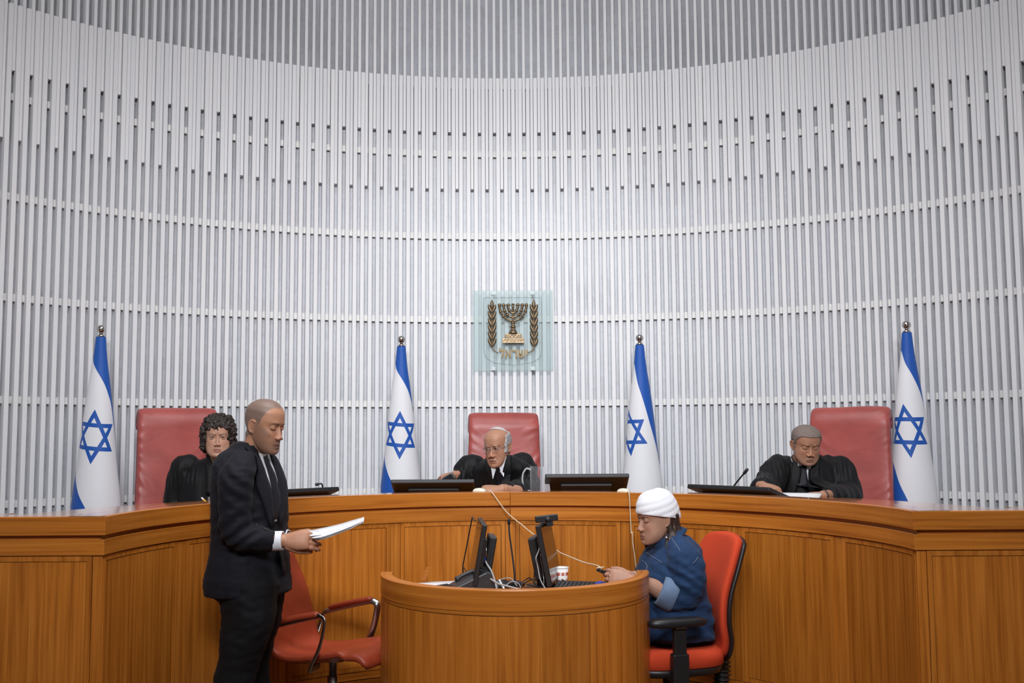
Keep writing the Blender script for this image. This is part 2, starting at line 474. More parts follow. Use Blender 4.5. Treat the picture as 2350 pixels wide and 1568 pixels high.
def hand_geo(M, side=1, curl=(0.4, 0.45, 0.5, 0.55), thumb=0.5, spread=0.06, size=1.0, thumb_in=0.5):
    """palm + five fingers; wrist at the origin, fingers along +Y, back of the hand +Z, thumb on the +X*side edge"""
    b = MB(); S = size
    rings = []
    for y, w, t, x0, z0 in ((-.035, .026, .020, 0, 0), (-.005, .027, .020, 0, 0), (.02, .034, .021, .002, 0), (.05, .041, .020, .002, .001), (.08, .042, .016, 0, .002), (.092, .0395, .013, 0, 0), (.100, .036, .008, 0, -.001)):
        rings.append([Vector((side * (x0 + w * np.sign(math.cos(a)) * abs(math.cos(a)) ** .8), y, z0 + t * math.sin(a))) for a in np.linspace(0, 2 * PI, 18, endpoint=False)])
    b.loft(rings)
    L = ((.043, .026, .020), (.047, .030, .021), (.044, .028, .020), (.034, .021, .018)); X = (.029, .010, -.010, -.028); R0 = (.0098, .0100, .0096, .0084)
    for k in range(4):
        p = Vector((side * X[k], .080 - .006 * abs(k - 1.2), 0.0)); ang = 0.12; pts = [Vector((side * X[k] * .8, .05, 0)), p.copy()]; rr = [R0[k] * 1.05, R0[k] * 1.1]
        yaw = side * (1.5 - k) * spread
        for j in range(3):
            ang += curl[k] * (0.75, 1.1, .8)[j]
            d = Vector((math.sin(yaw) * math.cos(ang), math.cos(yaw) * math.cos(ang), -math.sin(ang)))
            m = p + d * L[k][j] * .5; p = p + d * L[k][j]
            pts += [m, p.copy()]; rr += [R0[k] * (.94, .86, .80)[j], R0[k] * (.96, .88, .70)[j]]
        b.tube(pts, rr, 12)
    p = Vector((side * .026, .012, -.006)); pts = [p.copy()]; rr = [.016]
    a = 0.75 - .5 * thumb_in; dn = .25 + .5 * thumb
    for j, (l, r) in enumerate(((.042, .0145), (.032, .0115), (.025, .0085))):
        d = Vector((side * math.sin(a) * math.cos(dn), math.cos(a) * math.cos(dn), -math.sin(dn)))
        p = p + d * l; pts.append(p.copy()); rr.append(r); a -= thumb * .55; dn += thumb * .1
    b.tube(smooth_pts(pts, 10), np.interp(np.linspace(0, 3, 10), range(4), rr), 12)
    b.v = [tuple(M @ (Vector(v) * S)) for v in b.v]
    return b

def frame(origin, y_dir, z_hint):
    """matrix whose +Y is y_dir and whose +Z is near z_hint"""
    y = Vector(y_dir).normalized(); z = Vector(z_hint); z = (z - y * z.dot(y)).normalized(); x = y.cross(z)
    m = Matrix((x, y, z)).transposed().to_4x4(); m.translation = Vector(origin); return m

def person_body(name, loc, rz, o, head_M, limbs, hands, label, mat):
    """one mesh: head, neck, trunk and limbs, hands. limbs: list of (points, radii) in person space"""
    hb = head_geo(o); hV, hF = voxel((hb.v, hb.f), .0026, 2, .5)
    C = head_tint(hV, o); V = xform(head_M, hV); F = list(hF)
    tone = np.array(o['skin'])
    def join(Vn, Fn, Cn):
        nonlocal V, F, C
        k = len(V); V = np.vstack([V, Vn]); F += [tuple(i + k for i in f) for f in Fn]; C = np.vstack([C, Cn])
    for (hM, kw, arm) in hands:
        b = hand_geo(hM, **kw)
        if arm: b.tube(smooth_pts(arm[0], 10), np.interp(np.linspace(0, 1, 10), np.linspace(0, 1, len(arm[1])), arm[1]), 16)
        v, f = voxel((b.v, b.f), .0028, 4, .5)
        c = np.tile(tone, (len(v), 1)); j = 0.04 * np.array([noise.noise(Vector(p) * 60) for p in v])[:, None]
        join(v, f, c * (1 + j))
    b = MB()
    for pts, rad in limbs: b.tube(smooth_pts(pts, 4 * len(pts)), np.interp(np.linspace(0, 1, 4 * len(pts)), np.linspace(0, 1, len(rad)), rad), 14)
    if limbs:
        v, f = voxel((b.v, b.f), .014, 2, .5); join(v, f, np.tile(tone, (len(v), 1)))
    me_o = mesh_obj(name, V, F, mat, None, True)
    me_o.location = loc; me_o.rotation_euler = (0, 0, rz)
    set_color(me_o, C)
    tag(me_o, label, 'person')
    return me_o

def eye_pair(person, head_M, mat, gaze=(0, 0), r=.0118):
    for s in (-1, 1):
        b = MB(); b.ball((0, 0, 0), r, 16, 12)
        e = b.build('eye', mat, person, True)
        e.matrix_local = head_M @ Matrix.Translation((s * .0310, -.0720, 0.0)) @ Matrix.Rotation(gaze[0], 4, 'Z') @ Matrix.Rotation(gaze[1], 4, 'X')

def cloth(name, mb, mat, parent, size=.008, it=3, fold=None, bvh=False):
    V, F = voxel((mb.v, mb.f), size, it, .5)
    if fold is not None:
        N = vnormals(V, F); V = V + N * fold(V, N)[:, None]
    o = mesh_obj(name, V, F, mat, parent, True)
    if bvh: return o, BVHTree.FromPolygons([tuple(v) for v in V], F)
    return o

def fbm(V, scale, seed=0.0, stretch=(1, 1, 1)):
    s = Vector((scale * stretch[0], scale * stretch[1], scale * stretch[2])); k = Vector((seed, seed * 1.7, seed * .3))
    return np.array([noise.noise(Vector((p[0] * s.x, p[1] * s.y, p[2] * s.z)) + k) for p in V])

def patch(name, bvh, pts, nr, nc, off, thick, mat, parent, direction=(0, 1, 0), back=0.6):
    """a piece of cloth laid on the surface under it: pts (nr x nc) are seen along direction"""
    d = Vector(direction).normalized(); n = len(pts); T = np.full(n, np.nan)
    for i, p in enumerate(pts):
        h = bvh.ray_cast(Vector(p) - d * back, d, 3.0)
        if h[0] is not None: T[i] = (h[0] - Vector(p)).dot(d) - off
    T = T.reshape(nr, nc); ok = ~np.isnan(T)
    for i in range(nr):
        for k in range(nc):
            if not ok[i, k]:
                w = [(abs(i - a) * 2 + abs(k - b), T[a, b]) for a in range(nr) for b in range(nc) if ok[a, b]]
                T[i, k] = min(w)[1] if w else 0.0
    q = T.copy()
    for _ in range(2):
        pd = np.pad(q, 1, mode='edge'); q = (pd[:-2, 1:-1] + pd[2:, 1:-1] + pd[1:-1, :-2] + pd[1:-1, 2:] + 2 * q) / 6
    T = np.minimum(T, q).ravel()
    G = [Vector(p) + d * t for p, t in zip(pts, T)]
    return slab(name, [tuple(g) for g in G], nr, nc, thick, mat, parent)

def quad_pts(rows, nc):
    """rows: list of (left, right) 3-D points -> nr x nc grid"""
    return [tuple(np.array(a) + (np.array(b) - np.array(a)) * j / (nc - 1)) for a, b in rows for j in range(nc)]

def skin_mat(name, rough=.48):
    t = NT(name); at = t.n('ShaderNodeAttribute', attribute_name='tint'); c = t.coords('Object')
    nz = t.noise(c, 90, 4, .6); n2 = t.noise(c, 22, 3)
    col = t.mix(t.math('MULTIPLY', nz, .22), at.outputs['Color'], t.mix(1.0, at.outputs['Color'], (.78, .58, .50, 1), 'MULTIPLY'))
    col = t.mix(t.math('MULTIPLY', n2, .25), col, t.mix(1.0, col, (1.0, .86, .80, 1), 'MULTIPLY'))
    t.P(Base_Color=col, Roughness=rough)
    t.b.inputs['Subsurface Weight'].default_value = .06
    t.b.inputs['Subsurface Radius'].default_value = (.6, .25, .15); t.b.inputs['Subsurface Scale'].default_value = .01
    t.b.inputs['Specular IOR Level'].default_value = .4
    t.bump(t.noise(c, 500, 2), .12, .0008)
    return t.m

def eye_mat():
    t = NT('eye_white_and_iris'); tc = t.n('ShaderNodeTexCoord'); sp = t.n('ShaderNodeSeparateXYZ'); t.t.links.new(tc.outputs['Object'], sp.inputs[0])
    r = t.math('SQRT', t.math('ADD', t.math('POWER', sp.outputs[0], 2.0), t.math('POWER', sp.outputs[2], 2.0)))
    back = t.math('GREATER_THAN', sp.outputs[1], 0.0)
    r2 = t.math('ADD', r, t.math('MULTIPLY', back, 1.0))
    t.P(Base_Color=t.ramp(t.math('MULTIPLY', r2, 100.0), [(.0, (.004, .004, .004, 1)), (.22, (.006, .005, .005, 1)), (.25, (.06, .03, .015, 1)), (.50, (.03, .015, .01, 1)), (.58, (.50, .44, .42, 1))]), Roughness=.12)
    return t.m

# ------------------------------------------------------------------ materials of the room
def wood(name, axis='u', dark=(.27, .074, .008, 1), mid=(.52, .172, .021, 1), light=(.68, .258, .044, 1), rough=.34, coat=.22, vary=.10, stripes=1.0):
    t = NT(name); tc = t.n('ShaderNodeTexCoord'); oi = t.n('ShaderNodeObjectInfo')
    mp = t.n('ShaderNodeMapping'); t.t.links.new(tc.outputs['UV'], mp.inputs[0])
    off = t.n('ShaderNodeCombineXYZ'); t.set(off.inputs[0], t.math('MULTIPLY', oi.outputs['Random'], 37.0)); t.set(off.inputs[1], t.math('MULTIPLY', oi.outputs['Random'], 91.0))
    t.t.links.new(off.outputs[0], mp.inputs['Location'])
    mp.inputs['Scale'].default_value = (1.2, 46, 1) if axis == 'u' else (46, 1.2, 1)
    m2 = t.n('ShaderNodeMapping'); t.t.links.new(tc.outputs['UV'], m2.inputs[0]); t.t.links.new(off.outputs[0], m2.inputs['Location'])
    m2.inputs['Scale'].default_value = (3, 260, 1) if axis == 'u' else (260, 3, 1)
    m3 = t.n('ShaderNodeMapping'); t.t.links.new(tc.outputs['UV'], m3.inputs[0]); t.t.links.new(off.outputs[0], m3.inputs['Location'])
    m3.inputs['Scale'].default_value = (.4, 9, 1) if axis == 'u' else (9, .4, 1)
    a = t.noise(mp.outputs[0], 1.0, 4, .6, .3); f = t.noise(m2.outputs[0], 1.0, 2, .5); w = t.noise(m3.outputs[0], 1.0, 2, .5)
    col = t.ramp(a, [(.22, dark), (.48, mid), (.78, light)])
    col = t.mix(t.math('MULTIPLY', t.math('SMOOTH_MIN', t.math('SUBTRACT', .46, f), .16, .02), 3.2 * stripes), col, dark)
    col = t.mix(t.math('MULTIPLY', w, .5), col, t.mix(1.0, col, (.74, .62, .50, 1), 'MULTIPLY'))
    hv = t.n('ShaderNodeHueSaturation'); t.set(hv.inputs['Color'], col)
    t.set(hv.inputs['Value'], t.math('ADD', 1 - vary, t.math('MULTIPLY', oi.outputs['Random'], 2 * vary)))
    t.P(Base_Color=hv.outputs[0], Roughness=rough); t.b.inputs['Coat Weight'].default_value = coat; t.b.inputs['Coat Roughness'].default_value = .16
    t.b.inputs['Specular IOR Level'].default_value = .35
    t.bump(f, .05, .001)
    return t.m

M_WOOD_H = wood('honey_wood_along', 'u', stripes=.5)
M_WOOD_V = wood('honey_wood_upright', 'v')
M_WOOD_TOP = wood('varnished_desk_top', 'u', rough=.14, coat=1.0, stripes=.4)
M_STAVE = wood('curved_veneer', 'v', vary=.12, stripes=.5)
M_GAP = plain('dark_joint', (.050, .020, .007), .8)

def m_slat():
    t = NT('white_painted_slat'); oi = t.n('ShaderNodeObjectInfo'); c = t.coords('Object', (3, 3, .6))
    col = t.mix(oi.outputs['Random'], (.80, .81, .835, 1), (.86, .86, .875, 1))
    col = t.mix(t.math('MULTIPLY', t.noise(c, 2.0, 4), .12), col, (.70, .69, .70, 1))
    t.P(Base_Color=col, Roughness=.45); return t.m
def m_marble():
    t = NT('grey_white_marble'); c = t.coords('Object')
    n1 = t.noise(c, 1.1, 6, .6, 1.2); n2 = t.noise(c, 3.2, 6, .65, 2.0); n3 = t.noise(c, 60, 2)
    col = t.ramp(n1, [(.3, (.58, .59, .63, 1)), (.55, (.72, .73, .77, 1)), (.75, (.77, .78, .81, 1))])
    vein = t.math('SUBTRACT', 1.0, t.math('MULTIPLY', t.math('ABSOLUTE', t.math('SUBTRACT', n2, .5)), 16.0))
    vein = t.math('MAXIMUM', vein, 0.0)
    col = t.mix(t.math('MULTIPLY', vein, .22), col, (.38, .36, .35, 1))
    col = t.mix(t.math('MULTIPLY', n3, .2), col, (.56, .56, .58, 1))
    t.P(Base_Color=col, Roughness=.4); return t.m
M_SLAT = m_slat(); M_MARBLE = m_marble()
M_RAIL = plain('pale_painted_rail', (.80, .785, .76), .5, noise_amt=.08, noise_scale=30)
M_PLASTER = plain('white_plaster', (.72, .71, .70), .8)
M_FLOOR = plain('brown_carpet', (.13, .062, .035), .9, noise_amt=.3, noise_scale=120, bump=.3)

# ------------------------------------------------------------------ the room
RW, CW = 3.92, (0.0, 3.48)             # slatted wall: radius of the slat fronts, centre of the arc
PITCH = .0538
def structure(name, mb, mats, parent=None, smooth=False):
    o = mb.build(name, mats, parent, smooth); o['kind'] = 'structure'; return o
structure('floor', MB().box((0, 1.6, -.05), (9.4, 12.2, .1)), M_FLOOR)
structure('ceiling', MB().box((0, 1.6, 5.45), (9.4, 12.2, .1)), M_PLASTER)
structure('wall_left', MB().box((-4.20, -.35, 2.7), (.1, 7.66, 5.4)), M_PLASTER)
structure('wall_right', MB().box((4.20, -.35, 2.7), (.1, 7.66, 5.4)), M_PLASTER)
structure('wall_front', MB().box((0, -4.2, 2.7), (8.5, .1, 5.4)), M_PLASTER)
wall = structure('wall_back', MB().cbox(CW, RW + .20, RW + .32, -PI / 2, PI / 2, 0, 5.4, 160), M_MARBLE, smooth=False)
MB().cbox(CW, RW + .068, RW + .10, -1.52, 1.52, 0, 4.05, 160).build('marble_cladding', M_MARBLE, wall)
for z in (4.02, 3.515, 2.912, 2.311, 1.709, 1.105):
    MB().cbox(CW, RW + .036, RW + .058, -1.5, 1.5, z - .0215, z + .0215, 140).build('rail', M_RAIL, wall)

A0 = -.048 / RW
def slat_mesh(name, w, d, z0, z1, r0):
    b = MB().box((0, r0 + d / 2, (z0 + z1) / 2), (w, d, z1 - z0)); o = b.build(name, M_SLAT, wall); bevel(o, .0015, 1); return o
def place(o, a):
    o.location = (CW[0], CW[1], 0); o.rotation_euler = (0, 0, -a)
low = slat_mesh('slat', .0272, .034, 0.24, 4.07, RW)
up_a = slat_mesh('hanging_slat', .0200, .050, 3.666, 5.42, RW + .010)
up_b = slat_mesh('hanging_slat', .0200, .050, 3.250, 5.42, RW + .010)
rnd = random.Random(3); first = True
N_SLAT = 82
for k in range(-N_SLAT, N_SLAT + 1):
    a = A0 + k * PITCH / RW + rnd.uniform(-1, 1) * .0011 / RW
    o = low if k == -N_SLAT else low.copy()
    if o is not low: link(o)
    place(o, a)
    a += (.5 * PITCH + rnd.uniform(-1, 1) * .0009) / RW
    src = up_a if k % 2 == 0 else up_b
    o = src if k in (-N_SLAT, -N_SLAT + 1) else src.copy()
    if o is not src: link(o)
    place(o, a)

# raised floor behind the bench
BC, BR = (-.026, 4.053), 1.547
d = MB().cbox(BC, BR + .05, 2.75, -PI / 2, PI / 2, 0, .26, 48)
structure('floor', d, M_FLOOR)

# ------------------------------------------------------------------ the judges' bench
ZT, ZF, ZS, ZB, ZP, ZQ = 1.182, 1.111, 1.095, 1.034, .325, .30
bench = empty('judges_bench', (BC[0], BC[1], 0), 0, 'long honey wood bench curving in a half circle below the slatted wall', 'bench')
O = (0, 0); HP = PI / 2
def bpart(name, mb, mat, smooth=False): return mb.build(name, mat, bench, smooth)
WX = 2.42                                                                  # reach of the straight wings
def wing(b, y0, y1, x0, x1, z0, z1, s):
    xa, xb = sorted((s * x0, s * x1))
    y0 = y0 - .0015 if y0 < .001 else y0
    b.box(((xa + xb) / 2, (y0 + y1) / 2, (z0 + z1) / 2), (xb - xa, y1 - y0, z1 - z0)); return b
carc = MB().cbox(O, BR + .022, BR + .05, -HP + .03, HP - .03, 0, ZF + .02, 72)
for s in (-1, 1): wing(carc, .024, .05, BR + .026, WX, 0, ZF + .02, s)
bpart('carcass', carc, M_GAP)
top = MB().cbox(O, BR + .15, BR + .67, -HP, HP, ZF + .012, 1.150, 72); bpart('desk_top', top, M_WOOD_TOP)
o = bpart('front_ledge', MB().cbox(O, BR + .03, BR + .15, -HP, HP, ZF + .012, ZT, 72), M_WOOD_TOP); bevel(o, .002, 1)
for s in (-1, 1):
    bpart('desk_top', wing(MB(), .03, .67, BR + .67, WX, ZF + .012, 1.150, s), M_WOOD_TOP)
    bpart('front_ledge', wing(MB(), .03, .15, BR + .151, WX, ZF + .012, ZT, s), M_WOOD_TOP)
def cut(a, rec): return (abs(a) - (rec / BR if abs(a) > 1 else 0)) * (1 if a > 0 else -1)
for a0, a1 in ((-HP, -.0006), (.0006, HP)):
    o = bpart('fascia', MB().cbox(O, BR, BR + .03, a0, a1, ZF, ZT, 36), M_WOOD_H); bevel(o, .002, 2)
    bpart('recessed_strip', MB().cbox(O, BR + .020, BR + .03, cut(a0, .020), cut(a1, .020), ZS - .01, ZF + .01, 36), M_WOOD_H)
    o = bpart('upper_rail', MB().cbox(O, BR + .004, BR + .03, cut(a0, .004), cut(a1, .004), ZB, ZS, 36), M_WOOD_H); bevel(o, .002, 2)
    bpart('base_board', MB().cbox(O, BR + .010, BR + .03, cut(a0, .010), cut(a1, .010), 0.0, ZQ - .045, 36), M_WOOD_H)
    bpart('lower_rail', MB().cbox(O, BR + .012, BR + .03, cut(a0, .012), cut(a1, .012), ZQ - .04, ZQ - .002, 36), M_WOOD_H)
for s in (-1, 1):
    o = bpart('fascia', wing(MB(), 0, .03, BR, WX, ZF, ZT, s), M_WOOD_H); bevel(o, .002, 2)
    bpart('recessed_strip', wing(MB(), .020, .03, BR + .020, WX, ZS - .01, ZF + .01, s), M_WOOD_H)
    o = bpart('upper_rail', wing(MB(), .004, .03, BR + .004, WX, ZB, ZS, s), M_WOOD_H); bevel(o, .002, 2)
    bpart('base_board', wing(MB(), .010, .03, BR + .010, WX, 0, ZQ - .045, s), M_WOOD_H)
    bpart('lower_rail', wing(MB(), .012, .03, BR + .012, WX, ZQ - .04, ZQ - .002, s), M_WOOD_H)
g = .0024; fw_ = .020; sw = .025                                           # joint, frame width, half stile
zt, zb = ZB - g, ZQ
RF = BR + .012
def aa(x): return x / BR
for k in range(-4, 4):
    a0, a1 = k * PI / 8, (k + 1) * PI / 8
    p0 = a0 + aa(sw + g if k > -4 else .027); p1 = a1 - aa(sw + g if k < 3 else .027)
    fr = MB()
    fr.cbox(O, RF - .002, RF + .014, p0, p0 + aa(fw_), zb, zt, 2); fr.cbox(O, RF - .002, RF + .014, p1 - aa(fw_), p1, zb, zt, 2)
    fr.cbox(O, RF - .002, RF + .014, p0 + aa(fw_), p1 - aa(fw_), zt - fw_, zt, 10); fr.cbox(O, RF - .002, RF + .014, p0 + aa(fw_), p1 - aa(fw_), zb, zb + fw_, 10)
    bpart('panel_frame', fr, M_WOOD_V)
    q0, q1 = p0 + aa(fw_ + g), p1 - aa(fw_ + g)
    o = bpart('panel', MB().cbox(O, RF, RF + .014, q0, q1, zb + fw_ + g, zt - fw_ - g, 12), M_WOOD_V)
    if k > -4: bpart('stile', MB().cbox(O, RF, RF + .014, a0 - aa(sw), a0 + aa(sw), zb, zt, 2), M_WOOD_V)
for s in (-1, 1):
    bpart('corner_stile', MB().cbox(O, RF, RF + .02, *sorted((s * (HP - aa(.012)), s * (HP - aa(.024)))), zb, zt, 1), M_WOOD_V)
    bpart('corner_stile', wing(MB(), .012, .03, BR + .012, BR + .048, zb, zt, s), M_WOOD_V)
    x = BR + .048 + g
    while x < WX - .1:
        x1 = min(x + .56, WX)
        fr = MB()
        for (xa, xb, za, zc) in ((x, x + fw_, zb, zt), (x1 - fw_, x1, zb, zt), (x + fw_, x1 - fw_, zt - fw_, zt), (x + fw_, x1 - fw_, zb, zb + fw_)):
            wing(fr, .010, .026, xa, xb, za, zc, s)
        bpart('panel_frame', fr, M_WOOD_V)
        bpart('panel', wing(MB(), .012, .026, x + fw_ + g, x1 - fw_ - g, zb + fw_ + g, zt - fw_ - g, s), M_WOOD_V)
        if x1 < WX - .1: bpart('stile', wing(MB(), .012, .026, x1 + g, x1 + g + .05, zb, zt, s), M_WOOD_V)
        x = x1 + .05 + 2 * g

# ------------------------------------------------------------------ round clerk's desk
DC, DR = (-.005, 4.79), .600
desk = empty('clerk_desk', (DC[0], DC[1], 0), 0, 'half round honey wood clerk desk with a raised rim, in front of the bench', 'desk')
def dpart(name, mb, mat, smooth=False): return mb.build(name, mat, desk, smooth)
Z0, Z1, Z2 = .874, .788, .774
F0, F1 = HP, 3 * HP                                                        # the half turned to the room
o = dpart('rim', MB().cbox(O, DR - .052, DR, F0, F1, Z1, Z0, 72), M_WOOD_H); bevel(o, .003, 2)
dpart('recessed_strip', MB().cbox(O, DR - .045, DR - .003, F0, F1, Z2, Z1, 64), M_WOOD_H)
ns = 9
for k in range(ns):
    a0 = F0 + (F1 - F0) * k / ns; a1 = F0 + (F1 - F0) * (k + 1) / ns
    dpart('stave', MB().cbox(O, DR - .04, DR - .001, a0 + .0002, a1 - .0002, .09, Z2 - .003, 9), M_STAVE)
dpart('plinth', MB().cbox(O, DR - .045, DR - .014, F0, F1, 0, .09, 64), M_WOOD_H)
wt = MB(); arc = [((DR - .053) * math.sin(a), (DR - .053) * math.cos(a)) for a in np.linspace(F0, F1, 40)]
poly = arc + [(-.50, .36), (.50, .36)]
n = len(poly); vs = [(x, y, .735) for x, y in poly] + [(x, y, .765) for x, y in poly]
wt.add(vs, [tuple(range(n)), tuple(range(2 * n - 1, n - 1, -1))] + [(i, (i + 1) % n, (i + 1) % n + n, i + n) for i in range(n)], [(v[0], v[1]) for v in vs])
dpart('worktop', wt, M_WOOD_TOP)
dpart('side_panel', MB().box((-.485, .17, .365), (.03, .34, .73)), M_WOOD_V)
br = MB().prism([(-.463, .766), (-.425, .855), (-.400, .855), (-.438, .766)], .02, Matrix.Translation((0, .30, 0)))
dpart('bracket', br, M_WOOD_H)

# ------------------------------------------------------------------ materials of the things
def leather(name, rgb, rough=.42, crease=.5, cs=5.0, stretch=(1, 1, 1)):
    t = NT(name); c = t.coords('Object', stretch)
    n = t.noise(c, cs, 3, .5, .6); f = t.noise(t.coords('Object'), 260, 2)
    lo = tuple(x * .84 for x in rgb) + (1,); hi = tuple(min(1, x * 1.12) for x in rgb) + (1,)
    t.P(Base_Color=t.ramp(n, [(.3, lo), (.7, hi)]), Roughness=rough)
    t.b.inputs['Specular IOR Level'].default_value = .45
    h = t.math('ADD', t.math('MULTIPLY', n, crease), t.math('MULTIPLY', f, .03)); t.bump(h, .55, .012)
    return t.m
M_RED = leather('red_leather', (.385, .080, .070), .40, .35, 5.0, (1.0, 1.0, 1.6))
M_RED2 = leather('brick_red_leather', (.33, .050, .020), .40, .15, 8)
M_BLACK = plain('black_plastic', (.012, .012, .014), .42)
M_DARK = plain('charcoal_plastic', (.030, .031, .036), .45)
M_SCREEN = plain('dark_glass_screen', (.006, .007, .009), .16, spec=.22)
M_CHROME = plain('polished_chrome', (.62, .60, .58), .14, 1.0, .03)
M_STEEL = plain('brushed_steel', (.42, .41, .40), .30, 1.0, .05)
M_WHITE = plain('white_paper', (.78, .78, .80), .7, noise_amt=.02)
M_CREAM = plain('cream_plastic', (.72, .68, .56), .35)
M_CABLE = plain('pale_cable', (.70, .60, .45), .5)
M_GREY = plain('grey_cable', (.40, .40, .41), .5)
M_BLUE = plain('blue_plastic', (.015, .055, .42), .4)
M_ORANGE = plain('orange_upholstery', (.56, .048, .010), .9, noise_amt=.14, noise_scale=300, bump=.25, bscale=700)
M_BRONZE = plain('dark_bronze', (.25, .185, .115), .42, .8, .25, 60)
M_GOLD = plain('gilded_letters', (.25, .165, .065), .5, .5)
M_WALLGREEN = plain('etched_line', (.10, .16, .15), .5)

def clear_mat(name, tint, body, rough, opacity):
    t = NT(name)
    tr = t.n('ShaderNodeBsdfTransparent'); tr.inputs[0].default_value = tint
    t.P(Base_Color=body, Roughness=rough); mx = t.n('ShaderNodeMixShader')
    fr = t.n('ShaderNodeLayerWeight'); fr.inputs[0].default_value = .5
    t.set(mx.inputs[0], t.math('MINIMUM', t.math('ADD', opacity, t.math('MULTIPLY', t.math('POWER', fr.outputs['Facing'], 4.0), .75)), 1.0))
    t.t.links.new(tr.outputs[0], mx.inputs[1]); t.t.links.new(t.b.outputs[0], mx.inputs[2]); t.t.links.new(mx.outputs[0], t.out.inputs[0])
    return t.m
M_FROST = clear_mat('greenish_frosted_glass', (.92, .96, .96, 1), (.68, .78, .78, 1), .35, .16)
M_CLEAR = clear_mat('clear_acrylic', (.95, .96, .97, 1), (.8, .82, .85, 1), .1, .03)

# ------------------------------------------------------------------ emblem on the slatted wall
em = empty('wall_emblem', (-0.0043, 7.3650, 2.2251), 0, 'square frosted glass panel bearing a bronze menorah between two olive branches', 'emblem')
EY = 0.0
g_ = MB().box((0, .008, 0), (.567, .012, .572)).build('glass_panel', M_FROST, em); bevel(g_, .002, 2)
for sx in (-.14, .14):
    for sz in (-.270, .270):
        MB().box((sx, .030, sz), (.028, .034, .026)).build('standoff', M_SLAT, em)
ol = [(-.205, .232), (-.205, -.13), (-.200, -.175), (-.180, -.205), (-.13, -.232), (-.05, -.243), (-.01, -.247), (0, -.252)]
ol = [(x, -.0005, z) for x, z in ol]; ol = ol + [(-x, y, z) for x, y, z in ol[-2::-1]] + [ol[0]]
MB().tube(ol, .0011, 5).build('engraved_outline', M_WALLGREEN, em)
# menorah: seven branches with beads, shaft, fluted foot and two-step base.  1 px of the close view = 1.25 mm
K = .567 / 1225
def ez(y): return (795 - y) * K
def ex(x): return (770 - x) * -K
m = MB()
cx_, top_y = 773, 412
for r_, ry in ((75, 120), (143, 185), (205, 240)):
    pts = [(ex(cx_ + r_ * math.cos(t)), -.010, ez(top_y + ry * math.sin(t))) for t in np.linspace(0, PI, 33)]
    m.tube(pts, .0075, 10)
for r_, ry in ((75, 120), (143, 185), (205, 240)):
    nb = {75: 3, 143: 5, 205: 6}[r_]
    for s in (-1, 1):
        for q in range(nb):
            t = .02 + (PI / 2 - .42) * q / nb
            c = (ex(cx_ + s * r_ * math.cos(t)), -.011, ez(top_y + ry * math.sin(t)))
            m.ball(c, (.0125, .0125, .0125) if q % 2 == 0 else (.0095, .0095, .0095), 10, 7)
for x in (567, 630, 700, 773, 848, 915, 978):
    m.ball((ex(x), -.011, ez(400)), (.0112, .0112, .0075), 10, 7)
    m.ball((ex(x), -.011, ez(440)), (.0095, .0095, .0120), 10, 7)
m.tube([(ex(545), -.010, ez(408)), (ex(1003), -.010, ez(408))], .0030, 8)
m.tube([(ex(773), -.010, ez(410)), (ex(773), -.010, ez(690))], .0066, 10)
for y in (470, 500, 560, 640): m.ball((ex(773), -.011, ez(y)), (.0102, .0102, .0085), 10, 7)
m.build('menorah', M_BRONZE, em, True)
ft = MB()
ft.revolve([(.0001, ez(675)), (.0165, ez(678)), (.0175, ez(690)), (.0135, ez(700)), (.0150, ez(735)), (.0205, ez(738)), (.0205, ez(756)), (.0125, ez(762)), (.0120, ez(775)), (.0230, ez(800)), (.0300, ez(835)), (.0320, ez(852)), (.0001, ez(853))], 18, (ex(773), -.010, 0))
ft.build('fluted_foot', M_BRONZE, em, True)
bs = MB(); bs.box((ex(775), -.012, ez(882)), ((900 - 650) * K, .022, 60 * K)); bs.box((ex(775), -.014, ez(957)), ((942 - 610) * K, .026, 82 * K))
for (x0, x1, y) in ((655, 712, 882), (722, 818, 882), (838, 895, 882), (620, 712, 957), (728, 822, 957), (838, 932, 957)):
    zc = ez(y); bs.tube([(ex(x0), -.0265, zc - .008), (ex((x0 * 2 + x1) / 3), -.0265, zc + .006), (ex((x0 + 2 * x1) / 3), -.0265, zc - .006), (ex(x1), -.0265, zc + .008)], .0028, 6)
o = bs.build('stepped_base', M_BRONZE, em); bevel(o, .0012, 1)
def leaf_geo(c, ang, L, w):
    pts = []; d = Vector((math.sin(ang), 0, math.cos(ang))); nrm = Vector((d.z, 0, -d.x))
    b = MB(); rings = []
    for t in np.linspace(0, 1, 9):
        ww = max(.0008, w * math.sin(PI * min(1, t * .92 + .04)) ** .8); p = Vector(c) + d * (L * t)
        rings.append([p - nrm * ww, p + Vector((0, -.0035, 0)) - nrm * ww * .4, p + Vector((0, -.0062, 0)), p + Vector((0, -.0035, 0)) + nrm * ww * .4, p + nrm * ww, p + Vector((0, .003, 0))])
    b.loft(rings); return b
for s, xc in ((-1, 452), (1, 1093)):
    stem = MB().tube(smooth_pts([(ex(xc), -.006, ez(420)), (ex(xc), -.006, ez(800)), (ex(xc + 2), -.006, ez(1040)), (ex(xc - s * 25), -.008, ez(1095)), (ex(xc - s * 52), -.010, ez(1122)), (ex(xc - s * 86), -.010, ez(1142))], 24), .0042, 8).build('olive_stem', M_BRONZE, em, True)
    for q in range(6):
        yb = 530 + q * 104
        for s2 in (-1, 1):
            lf = leaf_geo((ex(xc), -.008, ez(yb)), s2 * .42, .066, .0125).build('olive_leaf', M_BRONZE, em, True)
    leaf_geo((ex(xc), -.008, ez(470)), 0, .066, .0125).build('olive_leaf', M_BRONZE, em, True)
fc = bpy.data.curves.new('lettering', 'FONT'); fc.body = '\u05dc\u05d0\u05e8\u05e9\u05d9'; fc.size = .104; fc.extrude = .004; fc.offset = .0022; fc.align_x = 'CENTER'; fc.space_character = 1.02
